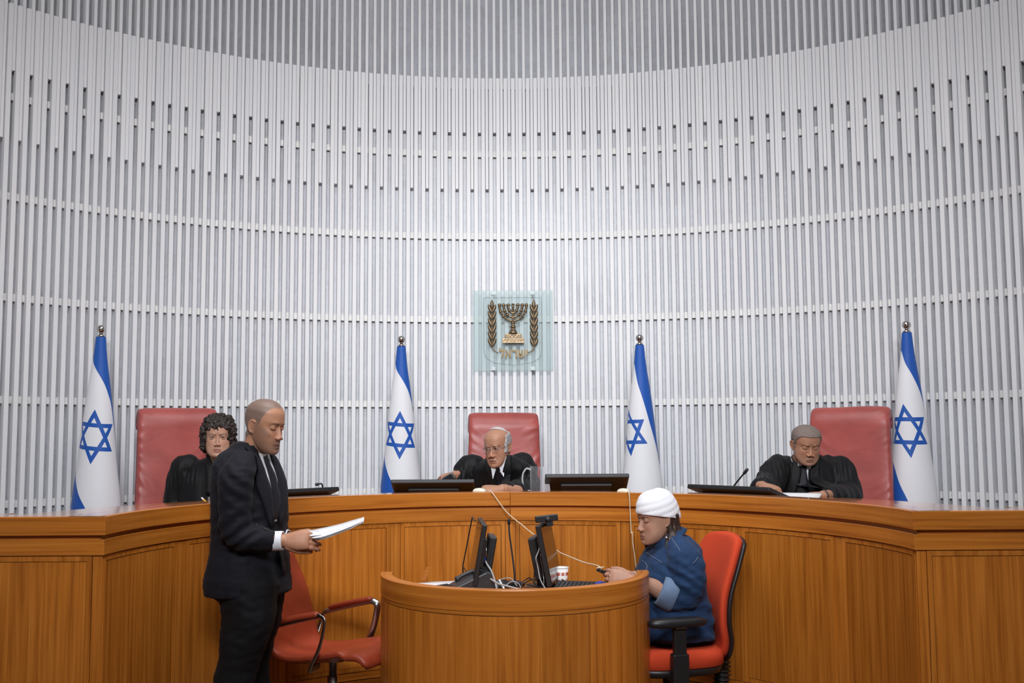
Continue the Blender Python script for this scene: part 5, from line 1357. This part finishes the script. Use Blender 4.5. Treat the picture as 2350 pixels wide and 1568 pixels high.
e0 = HM @ V3((.082, .004, -.045)) if (HM @ V3((.08, 0, 0))).y < (HM @ V3((-.08, 0, 0))).y else e0
m.tube([e0, e0 - V3((0, 0, .035))], .0012, 6); m.ball(e0 - V3((0, 0, .042)), .0085, 12, 8); m.tube([e0 - V3((0, 0, .05)), e0 - V3((.004, 0, .072))], .0022, 6)
j.add(m.build('earring', M_CHROME, None, True))
rg = MB().tube([hL @ V3((-.0 + .0115 * math.cos(t), .093, -.004 + .0115 * math.sin(t))) for t in np.linspace(0, 2 * PI, 17)], .002, 6); j.add(rg.build('ring', M_CHROME, None, True))
WOMAN_HANDS = (hL, hR)
j.done()

# ------------------------------------------------------------------ things on the bench
TZ = 1.150                                                             # table surface behind the ledge
def bench_monitor(name, tl, tr, tilt, label, h=.285):
    """flat monitor leaning far back; tl/tr: its top corners (the edge nearest the room)"""
    tl, tr = V3(tl), V3(tr); c = (tl + tr) / 2; w = (tr - tl).length; rz = math.atan2(tr.y - tl.y, tr.x - tl.x)
    bx, by = -math.sin(rz), math.cos(rz)
    foot = V3((c.x + bx * h * math.sin(tilt), c.y + by * h * math.sin(tilt), c.z - h * math.cos(tilt)))
    e = empty(name, (foot.x, foot.y, TZ), rz, label, 'monitor', 'reclined monitors on the bench')
    M = Matrix.Translation((0, 0, foot.z - TZ)) @ Matrix.Rotation(tilt, 4, 'X')
    o = MB().box((0, 0, 0), (w, .030, h)); 
    def put(mb, nm, mat, bv_=.004):
        mb.v = [tuple(M @ (V3(v) + V3((0, 0, h / 2)))) for v in mb.v]; q = mb.build(nm, mat, e); 
        if bv_: bevel(q, bv_, 2)
        return q
    put(MB().box((0, 0, 0), (w, .024, h)), 'housing', M_BLACK, .005)
    put(MB().box((0, -.016, -.02), (w * .62, .016, h * .55)), 'back_cover', M_DARK, .006)
    put(MB().box((0, -.025, -.03), (w * .5, .006, h * .12)), 'vent_strip', M_BLACK, .002)
    put(MB().box((0, .0125, 0), (w * .94, .002, h * .9)), 'screen', M_SCREEN, 0)
    st = MB(); st.box((0, .02, .006), (.20, .16, .012)); st.box((0, .0, max(.012, (foot.z - TZ) * .5)), (.08, .05, max(.02, foot.z - TZ))); st.build('stand', M_BLACK, e)
    return e
bench_monitor('monitor', (-0.6915, 5.8800, 1.2319), (-0.2250, 5.8800, 1.2313), 1.18, 'black reclined monitor below the arm of the judge in glasses')
bench_monitor('monitor', (0.1683, 5.8600, 1.2609), (0.6358, 5.8600, 1.2555), 1.10, 'tallest black reclined monitor, between the clear jug and the white headscarf')
bench_monitor('monitor', (0.9236, 5.6600, 1.2032), (1.2677, 5.2600, 1.2093), 1.27, 'black reclined monitor in front of the judge reading papers')
bench_monitor('monitor', (-1.2884, 5.3600, 1.2032), (-0.9483, 5.7000, 1.2016), 1.27, 'black reclined monitor half hidden behind the suited man')

def bench_mic(base, tip, bend, label):
    e = empty('gooseneck_microphone', (base[0], base[1], TZ), 0, label, 'microphone', 'gooseneck microphones on the bench')
    b = V3(base); rel = lambda p: V3(p) - V3((b.x, b.y, TZ))
    MB().revolve([(.0001, 0), (.045, 0), (.045, .012), (.035, .022), (.0001, .024)], 20).build('base', M_BLACK, e, True)
    pts = smooth_pts([(0, 0, .02), tuple(rel(bend)), tuple(rel(tip))], 20)
    MB().tube(pts, .0042, 8).build('gooseneck', M_BLACK, e, True)
    MB().tube([pts[-3], tuple(V3(pts[-1]) + (V3(pts[-1]) - V3(pts[-3])) * .3)], .0085, 10).build('microphone_head', M_DARK, e, True)
bench_mic((1.1364, 5.6200, 1.1600), (1.2083, 5.5000, 1.2924), (1.1670, 5.5600, 1.2269), 'gooseneck microphone slanting up behind the monitor of the judge reading papers')
bench_mic((-1.0541, 5.7800, 1.1557), (-1.0784, 5.7400, 1.2239), (-1.0536, 5.7600, 1.2229), 'short hooked gooseneck microphone above the monitor beside the suited man')

jug = empty('water_jug', (0, 0, 0), 0, 'clear jug with a loop handle beside the judge in glasses', 'jug')
jp = V3((0.1238, 5.9500, 1.1920)); jug.location = (jp.x, jp.y, TZ)
jb = MB(); prof_o = [(.0375, 0), (.0375, .155)]; prof_i = [(.0345, .155), (.0345, .006)]
jb.revolve([(.0001, 0), (.037, 0), (.0385, .004), (.0385, .158), (.0355, .158), (.0355, .008), (.0001, .007)], 28); jb.build('vessel', M_CLEAR, jug, True)
M_HANDLE = clear_mat('whitish_acrylic', (.9, .9, .93, 1), (.72, .73, .78, 1), .2, .45)
MB().tube(smooth_pts([(-.037, .0, .140), (-.058, .0, .145), (-.078, .0, .115), (-.080, .0, .070), (-.066, .0, .030), (-.037, .0, .018)], 26), .0050, 8).build('handle', M_HANDLE, jug, True)
sg = empty('sign_holder', (0, 0, 0), 0, 'clear sloping acrylic stand wedged between the jug and the tall monitor', 'stand')
q = V3((0.1625, 5.9300, 1.1927)); sg.location = (q.x, q.y, TZ)
MB().prism([(-.020, .0), (.040, 0), (.020, .155), (-.020, .155)], .004, Matrix.Translation((0, 0, 0))).build('sloping_sheet', M_HANDLE, sg)
MB().box((.01, .03, .003), (.06, .07, .005)).build('foot', M_CLEAR, sg)

def computer_mouse(loc, rz, label):
    e = empty('computer_mouse', loc, rz, label, 'mouse', 'cream mice on the bench ledge')
    R_ = []
    for t in np.linspace(0.02, PI - .02, 12):
        y = -.036 * math.cos(t); w = .022 * math.sin(t) ** .6; h = .021 * math.sin(t) ** .7
        R_.append([(w * math.cos(a), y, max(0, h * math.sin(a)) if math.sin(a) > 0 else 0.0) for a in np.linspace(0, 2 * PI, 20, endpoint=False)])
    MB().loft(R_).build('shell', M_CREAM, e, True)
    MB().tube([(0, -.032, .006), (0, -.034, .011), (0, -.029, .016)], .002, 6).build('wheel', M_GREY, e, True)
    return e
m1 = V3((-0.1915, 5.6600, 1.1848)); computer_mouse((m1.x, m1.y, ZT), 1.35, 'cream computer mouse by the forearm of the judge in glasses')
m2 = V3((0.5684, 5.5300, 1.1913)); computer_mouse((m2.x, m2.y, ZT), 1.0, 'cream computer mouse at the corner of the tallest monitor')
c1 = [(m1.x + .033, m1.y, ZT + .006), (-0.1391, 5.6200, 1.1889), (-0.1199, 5.5850, 1.1791), (-0.0945, 5.5700, 1.1456), (-0.0398, 5.5600, 1.0755), (0.0396, 5.5200, 1.0127), (0.0969, 5.4500, 0.9718), (0.2044, 5.2500, 0.9130), (0.2491, 5.2000, 0.8950), (0.3261, 5.0800, 0.8751), (0.3814, 4.9900, 0.8713), (0.3983, 4.9500, 0.8600), (0.3852, 4.9400, 0.8554), (0.3801, 4.9500, 0.8641), (0.4086, 4.9500, 0.8679)]
cb = MB().tube(smooth_pts(c1, 90), .0027, 6).build('mouse_cable', M_CABLE, None, True); tag(cb, 'pale cable drooping from the bench to the hand of the woman in denim', 'cable')
c2 = [(m2.x + .018, m2.y - .022, ZT + .006), (0.5851, 5.4750, 1.1873), (0.5878, 5.4400, 1.1735), (0.5907, 5.4370, 1.0982), (0.5933, 5.4350, 0.9987), (0.5946, 5.4300, 0.9771), (0.5986, 5.4250, 0.9841), (0.5994, 5.4200, 0.9339), (0.6070, 5.4000, 0.8593), (0.6139, 5.3800, 0.7529), (0.6257, 5.3600, 0.5617), (0.6418, 5.3500, 0.3073)]
cb = MB().tube(smooth_pts(c2, 70), .0027, 6).build('mouse_cable', M_CABLE, None, True); tag(cb, 'pale cable hanging straight down the bench panel behind the headscarf', 'cable')

def sheets(name, c, w, d, rz, n, label, cat='papers', lift=.0014, curl=0.0, tiltx=0.0):
    e = empty(name, c, rz, label, cat); rnd = random.Random(n)
    for k in range(n):
        P_ = []; a = rnd.uniform(-.05, .05)
        for i in range(9):
            for q in range(7):
                x = (q / 6 - .5) * w; y = (i / 8 - .5) * d; z = .001 + k * lift + curl * (i / 8) ** 2 * (.7 + .3 * k / n)
                P_.append((x * math.cos(a) - y * math.sin(a), x * math.sin(a) + y * math.cos(a), z))
        slab('sheet', P_, 9, 7, .0007, M_WHITE, e)
    return e
pp = V3((1.4135, 5.4400, 1.1571)); sheets('open_papers', (pp.x, pp.y, TZ), .30, .21, -.35, 4, 'white papers under the hands of the judge reading', curl=.02)
pp = V3((-0.3817, 6.1000, 1.2380))
ph = empty('mobile_phone', (pp.x, pp.y, pp.z), -.4, 'pale blue and dark handset gripped by the judge in glasses', 'phone')
M_ = Matrix.Rotation(-.5, 4, 'Y') @ Matrix.Rotation(.4, 4, 'X')
b = MB().box((0, 0, 0), (.075, .020, .045), M_); o = b.build('casing', M_STEEL, ph); bevel(o, .006, 2)
o = MB().box(M_ @ V3((.0, -.0105, 0)), (.052, .003, .030), M_).build('dark_window', M_DARK, ph)
pn = MB(); p0, p1 = V3((-1.5067, 5.2000, 1.1493)), V3((-1.5734, 5.3000, 1.1800))
pc = empty('pencil', p0, 0, 'yellow pencil sticking up over the ledge in front of the curly-haired judge', 'pencil')
M_YEL = plain('yellow_paint', (.70, .36, .02), .4)
MB().tube([(0, 0, 0), tuple((p1 - p0) * .75)], .0048, 6).build('shaft', M_YEL, pc); MB().tube([tuple((p1 - p0) * .75), tuple(p1 - p0)], [.0048, .004], 8).build('eraser', M_WHITE, pc)
pp = V3((-1.3492, 4.7200, 1.1836)); sheets('note_pad', (pp.x, pp.y + .12, ZT), .10, .09, .5, 9, 'small white note pad at the elbow of the suited man, on the bench', 'notepad', .003)

# ------------------------------------------------------------------ papers in the man's hand
pe = empty('handheld_papers', (-0.8217, 4.4500, 1.0708), 0, 'sheaf of white papers in the hand of the suited man', 'papers')
org = V3(pe.location); rnd = random.Random(2)
for k in range(5):
    A = [np.array((-0.9288, 4.6200, 1.0669)), np.array((-0.7831, 4.6000, 1.0977)), np.array((-0.6924, 4.6000, 1.1233)), np.array((-0.6556, 4.5800, 1.1340))]
    B = [np.array((-0.8397, 4.4200, 1.0593)), np.array((-0.7909, 4.3800, 1.0700)), np.array((-0.6858, 4.3400, 1.1084)), np.array((-0.6288, 4.3400, 1.1363))]
    A = smooth_pts(A, 12); B = smooth_pts(B, 12); P_ = []
    for i in range(12):
        for t in np.linspace(0, 1, 6):
            q = A[i] * (1 - t) + B[i] * t; q = q + np.array((0, 0, -.002 * k - .012 * math.sin(PI * t) * (i / 11) + rnd.uniform(-.0004, .0004) + .006 * (k == 4) * (i / 11) ** 2)) - np.array(org)
            P_.append(tuple(q + np.array((.004 * (k - 2) * (1 - i / 11), 0, 0))))
    slab('sheet', P_, 12, 6, .0008, M_WHITE, pe)
P_ = []
for i in range(6):
    for t in np.linspace(0, 1, 5):
        a = np.array((-0.9188, 4.5600, 1.0760)) * (1 - i / 5) + np.array((-0.8287, 4.5600, 1.0717)) * (i / 5); c = np.array((-0.8618, 4.4400, 1.0629)) * (1 - i / 5) + np.array((-0.8144, 4.4400, 1.0680)) * (i / 5)
        P_.append(tuple(a * (1 - t) + c * t + np.array((0, 0, .004)) - np.array(org)))
slab('folded_sheet', P_, 6, 5, .0012, M_WHITE, pe)

# ------------------------------------------------------------------ things on the clerk's desk
DZ = .765
def desk_monitor(loc, rz, tilt, lift, label, led):
    """upright monitor with a small computer clipped to its back; screen faces local -Y"""
    e = empty('desk_monitor', loc, rz, label, 'monitor'); w, h = .44, .275
    M = Matrix.Translation((0, 0, lift)) @ Matrix.Rotation(-tilt, 4, 'X')
    def put(mb, nm, mat, bv_=.004, par=e):
        mb.v = [tuple(M @ V3(v)) for v in mb.v]; q = mb.build(nm, mat, par)
        if bv_: bevel(q, bv_, 2)
        return q
    put(MB().box((0, 0, h / 2), (w, .022, h)), 'housing', M_BLACK, .004)
    put(MB().box((0, -.0115, h / 2), (w * .95, .002, h * .92)), 'screen', M_SCREEN, 0)
    put(MB().box((0, .020, h * .50), (w * .55, .020, h * .5)), 'back_cover', M_DARK, .006)
    pc = put(MB().box((0, .056, h * .44), (.19, .036, .19)), 'mini_computer', M_BLACK, .005)
    put(MB().box((0, .056, h * .44 + .0955), (.17, .030, .003)), 'computer_lid', M_DARK, .001)
    put(MB().ball((-.05 * led, .056 + .019, h * .30), .004, 8, 6), 'power_light', M_LED, 0)
    st = MB(); st.box((0, .05, .006), (.20, .17, .012)); st.tube([(0, .06, .01), (0, .045, lift + .10)], [.026, .020], 10); st.build('stand', M_BLACK, e)
    return e
t = NT('amber_indicator'); t.b.inputs['Emission Color'].default_value = (1, .12, .02, 1); t.b.inputs['Emission Strength'].default_value = 6; M_LED = t.m
d1 = desk_monitor((-0.2017, 4.98, DZ), -1.49, .17, .045, 'black desk monitor facing the red visitor chair, computer box on its back', 1)
d2 = desk_monitor((0.1803, 4.98, DZ), 1.43, .19, .040, 'black desk monitor facing the seated woman, webcam on top', -1)
# glass hood leaning in front of the first screen
fx_ = MB(); 
for a, c in (((-0.2084, 5.1200, 1.0898), (-0.2554, 5.1200, 0.8554)), ((-0.2554, 5.1200, 0.8554), (-0.2534, 5.1200, 0.8058)), ((-0.2084, 5.1200, 1.0898), (-0.1859, 4.9000, 1.0886)), ((-0.2554, 5.1200, 0.8554), (-0.2208, 4.9000, 0.8465))):
    fx_.tube([tuple(V3(a) - V3(d1.location)), tuple(V3(c) - V3(d1.location))], .0035, 6)
fx_.v = [tuple(Matrix.Rotation(1.49, 3, 'Z') @ V3(v)) for v in fx_.v]; fx_.build('screen_hood', M_BLACK, d1)
wc = empty('webcam', (0, 0, 0), 0, 'wide black webcam perched on top of the desk monitor near the woman', 'webcam')
wp = V3((0.1441, 4.9300, 1.0961)); wc.location = wp; Rz = Matrix.Rotation(.10, 4, 'Z') @ Matrix.Rotation(-.10, 4, 'Y')
o = MB().box((0, 0, 0), (.106, .026, .030), Rz).build('bar', M_BLACK, wc); bevel(o, .004, 2)
MB().tube([(0.006, -.012, -.002), (0.006, -.020, -.003)], .012, 16).build('lens', M_DARK, wc, True)
MB().box((.012, .004, -.024), (.030, .05, .022), Rz).build('clip', M_BLACK, wc)
# keyboards
def keyboard(loc, rz, w, label):
    e = empty('keyboard', loc, rz, label, 'keyboard', 'black keyboards on the clerk desk')
    T_ = Matrix.Rotation(.14, 4, 'X'); b = MB().box((0, 0, .012), (w, .16, .018), T_); o = b.build('case', M_BLACK, e); bevel(o, .004, 2)
    nx = int(w / .0195); first = None
    for r in range(5):
        for c in range(nx):
            q = T_ @ V3(((c - (nx - 1) / 2) * .0192, (r - 2) * .026 - .004, .0255))
            if first is None:
                kb_ = MB(); kb_.loft([[(sx * s * .0085, sy * s * .0105, z) for sx, sy in ((-1, -1), (1, -1), (1, 1), (-1, 1))] for z, s in ((-.005, 1), (.004, .82))]); first = kb_.build('key', M_DARK, e); o = first
            else: o = first.copy(); link(o); o.parent = e
            o.location = q; o.rotation_euler = (.14, 0, 0)
    return e
keyboard((0.3081, 4.92, DZ), -.25, .27, 'black keyboard lying between the woman and her monitor')
keyboard((-0.3494, 4.80, DZ), .9, .25, 'black keyboard by the dark desk telephone')
# desk telephone: dark wedge
ph = empty('desk_telephone', (-0.2073, 4.84, DZ), .22, 'dark grey wedge-shaped desk telephone under the leaning monitor', 'telephone')
o = MB().prism([(-.10, 0), (.085, 0), (.095, .035), (.085, .100), (.060, .105), (-.085, .040)], .15, Matrix.Translation((0, -.075, 0))).build('wedge_body', M_DARK, ph); bevel(o, .006, 2)
MB().tube(smooth_pts([(-.05, .045, .064), (-.03, .045, .078), (.04, .045, .104), (.065, .045, .106)], 16), [.016, .014] + [.009] * 12 + [.014, .016], 10).build('handset', M_DARK, ph, True)
MB().box((.01, -.03, .078), (.07, .05, .004), Matrix.Rotation(-.42, 4, 'Y')).build('key_field', M_BLACK, ph)
# papers, white box, cup, blue pad, microphone
pq = V3((-0.3153, 5.0000, 0.8099)); sheets('loose_papers', (pq.x, 5.02, DZ), .20, .26, .3, 4, 'loose white papers on the desk behind the telephone', curl=.012)
pq = V3((-0.3942, 4.9600, 0.7938)); sheets('paper_stack', (pq.x + .02, 4.96, DZ), .21, .15, .05, 12, 'greyish stack of paper by the wooden bracket', lift=.0022)
bx = empty('white_box', (0.1431, 5.10, DZ), .2, 'small open white carton behind the monitor that faces the woman', 'box')
bb = MB(); bb.box((0, 0, .0015), (.075, .06, .003))
for sx in (-1, 1): bb.box((sx * .0365, 0, .045), (.002, .06, .09)); bb.box((0, sx * .029, .045), (.075, .002, .09))
bb.build('carton', M_WHITE, bx); MB().box((.0, -.038, .088), (.072, .018, .002), Matrix.Rotation(.5, 4, 'X')).build('flap', M_WHITE, bx)
cu = empty('paper_cup', (0.2180, 5.08, DZ), 0, 'white paper cup with a red printed band, tucked behind the monitor', 'cup')
t = NT('printed_paper_cup'); c = t.coords('Object'); sp = t.n('ShaderNodeSeparateXYZ'); t.t.links.new(c, sp.inputs[0]); z = sp.outputs[2]
band = t.math('MULTIPLY', t.math('GREATER_THAN', z, .050), t.math('LESS_THAN', z, .066))
b2 = t.math('MULTIPLY', t.math('GREATER_THAN', z, .026), t.math('LESS_THAN', z, .032)); dots = t.math('GREATER_THAN', t.math('SINE', t.math('MULTIPLY', sp.outputs[0], 300.0)), -.2)
t.P(Base_Color=t.mix(t.math('MULTIPLY', t.math('MAXIMUM', band, b2), t.math('MAXIMUM', dots, .35)), (.80, .77, .74, 1), (.42, .07, .045, 1)), Roughness=.6)
MB().revolve([(.0001, 0), (.025, 0), (.0255, .002), (.034, .086), (.0315, .086), (.024, .005), (.0001, .005)], 28).build('cup_wall', t.m, cu, True)
MB().tube([(.0335 * math.cos(a), .0335 * math.sin(a), .087) for a in np.linspace(0, 2 * PI, 33)], .0020, 6).build('rolled_rim', M_WHITE, cu, True)
bp = empty('blue_pouch', (0.3929, 4.93, DZ), .2, 'small bright blue rubber pouch by the hands of the woman', 'pouch')
R_ = []
for t_, w, h in ((-.035, .012, .02), (-.025, .030, .034), (0, .034, .042), (.025, .030, .034), (.036, .012, .02)): R_.append([(t_, w * math.cos(a), .001 + h * (.5 + .5 * math.sin(a))) for a in np.linspace(0, 2 * PI, 16, endpoint=False)])
MB().loft(R_).build('body', M_BLUE, bp, True); MB().tube([(-.03, -.02, .034), (0, -.026, .040), (.03, -.02, .034)], .0018, 6).build('seam', M_BLUE, bp, True)
gm = empty('gooseneck_microphone', (-0.0059, 5.10, DZ), 0, 'tall thin gooseneck microphone standing between the two desk monitors', 'microphone')
MB().revolve([(.0001, 0), (.05, 0), (.05, .01), (.03, .022), (.0001, .024)], 20).build('base', M_BLACK, gm, True)
mp_ = [V3(p) - V3(gm.location) for p in ((-0.0059, 5.1000, 0.7904), (-0.0077, 5.1000, 0.8357), (-0.0196, 5.1000, 0.9347), (-0.0296, 5.1000, 1.0114), (-0.0314, 5.1000, 1.0591))]
MB().tube(smooth_pts([tuple(p) for p in mp_], 24), .0042, 8).build('gooseneck', M_DARK, gm, True); MB().tube([mp_[-1], mp_[-1] + V3((0, 0, .016))], .0075, 10).build('microphone_head', M_BLACK, gm, True)
# conference unit lying among the cables
cu2 = empty('desk_unit', (-0.0698, 4.98, DZ), .5, 'low black rounded unit lying among the cables', 'device')
MB().loft([rrect((0, 0, z), (1, 0, 0), (0, 1, 0), .075 * s, .055 * s, 28, 3) for z, s in ((0, .95), (.006, 1), (.026, .95), (.036, .75))]).build('shell', M_BLACK, cu2, True)
MB().tube([(.03 * math.cos(a), .03 * math.sin(a), .037) for a in np.linspace(0, 2 * PI, 25)], .003, 6).build('dial', M_DARK, cu2, True)
# cables: each a thing of its own
def cable(pts, r, mat, label, grp=None):
    o = MB().tube(smooth_pts(pts, 16 * len(pts)), r, 7).build('cable', mat, None, True); tag(o, label, 'cable', grp)
cable([(-0.1442, 4.9000, 0.9113), (-0.1315, 4.8700, 0.8930), (-0.1113, 4.8500, 0.8640), (-0.0952, 4.8300, 0.8216), (-0.0872, 4.8100, 0.7914)], .0045, M_GREY, 'thick grey cable dropping from the back of the monitor by the telephone')
cable([(-0.1685, 4.9000, 0.8778), (-0.1429, 4.8400, 0.8537), (-0.0859, 4.7400, 0.8281), (-0.0371, 4.6800, 0.8210), (0.0142, 4.6200, 0.8161)], .0045, M_GREY, 'grey cable running flat along the desk towards the middle')
cable([(-0.1398, 4.9000, 0.9966), (-0.1355, 4.8800, 0.9590), (-0.1376, 4.8800, 0.9274)], .0045, M_STEEL, 'short silver plug lead on the back of the computer box')
cable([(-0.1479, 4.8900, 0.9303), (-0.1457, 4.8800, 0.9156)], .0085, M_BLUE, 'blue video connector plugged into the computer box by the telephone')
cable([(0.1127, 4.8600, 0.9714), (0.0979, 4.8400, 0.9363), (0.0876, 4.8400, 0.8874), (0.0831, 4.8400, 0.8289), (0.0944, 4.8200, 0.8043)], .0028, M_BLACK, 'black cable looping out below the computer box near the woman')
cable([(0.1127, 4.8600, 0.9753), (0.1020, 4.8400, 0.9500), (0.0917, 4.8300, 0.9238), (0.0995, 4.8400, 0.8874), (0.1104, 4.8200, 0.8314), (0.1325, 4.7800, 0.7943)], .0030, M_GREY, 'pale cable hanging from the computer box near the woman')
cable([(0.1246, 4.8600, 0.9674), (0.1121, 4.8500, 0.9292), (0.1196, 4.8500, 0.8860), (0.1268, 4.8400, 0.8286), (0.1253, 4.8000, 0.7953)], .0028, M_STEEL, 'thin silver cable hugging the back of the monitor near the woman')
for k, (a, b_, c, d_) in enumerate((((0.0158, 4.9000, 0.7857), (0.0422, 4.9200, 0.8025), (0.0831, 4.9400, 0.8154), (0.1236, 4.8800, 0.7937)), ((-0.0082, 4.9200, 0.7890), (0.0324, 4.9500, 0.7945), (0.0766, 4.9300, 0.7870), (0.1310, 4.8600, 0.7867)), ((0.0230, 4.8000, 0.7921), (0.0325, 4.9500, 0.8024), (0.0661, 5.0200, 0.8109), (0.0891, 4.9500, 0.7901)), ((0.2174, 5.0000, 0.8065), (0.2362, 4.9700, 0.7944), (0.2537, 4.9200, 0.7853), (0.2766, 4.9000, 0.7840)))):
    cable([a, b_, c, d_], .0028, M_BLACK, ('black cable arching between the gooseneck foot and the monitor near the woman', 'black cable lying lowest along the inside of the desk rim', 'black cable with the tallest loop behind the desk rim', 'thin black lead of the keyboard beside the woman')[k])
for k, (a, b_, c, d_) in enumerate((((-0.1130, 4.9200, 0.7896), (-0.0692, 4.9800, 0.8110), (-0.0244, 5.0000, 0.8121), (0.0039, 4.9200, 0.7889)), ((-0.0484, 4.9000, 0.7920), (-0.0182, 4.9500, 0.8048), (0.0120, 4.9300, 0.7974), (0.0234, 4.8500, 0.7849)))):
    cable([a, b_, c, d_], .0022, M_GREY, 'thin grey wire coiled over the low black unit' if k == 0 else 'thin grey wire lying past the foot of the gooseneck microphone')
cable([(-0.0763, 4.9000, 0.8179), (-0.0679, 4.8600, 0.8076), (-0.0557, 4.8200, 0.7936)], .0050, M_WHITE, 'white plug end lying on the low black unit')
hp = empty('dark_handset', (0.4105, 4.8600, 0.8515), 0, 'dark slim device held by the woman in denim over the desk', 'device')
Rm = Matrix.Rotation(.28, 4, 'Z') @ Matrix.Rotation(.42, 4, 'Y')
o = MB().box((0, 0, 0), (.080, .05, .014), Rm).build('casing', M_BLACK, hp); bevel(o, .004, 2)
MB().box(Rm @ V3((-.018, 0, .0075)), (.035, .035, .002), Rm).build('window', M_SCREEN, hp)
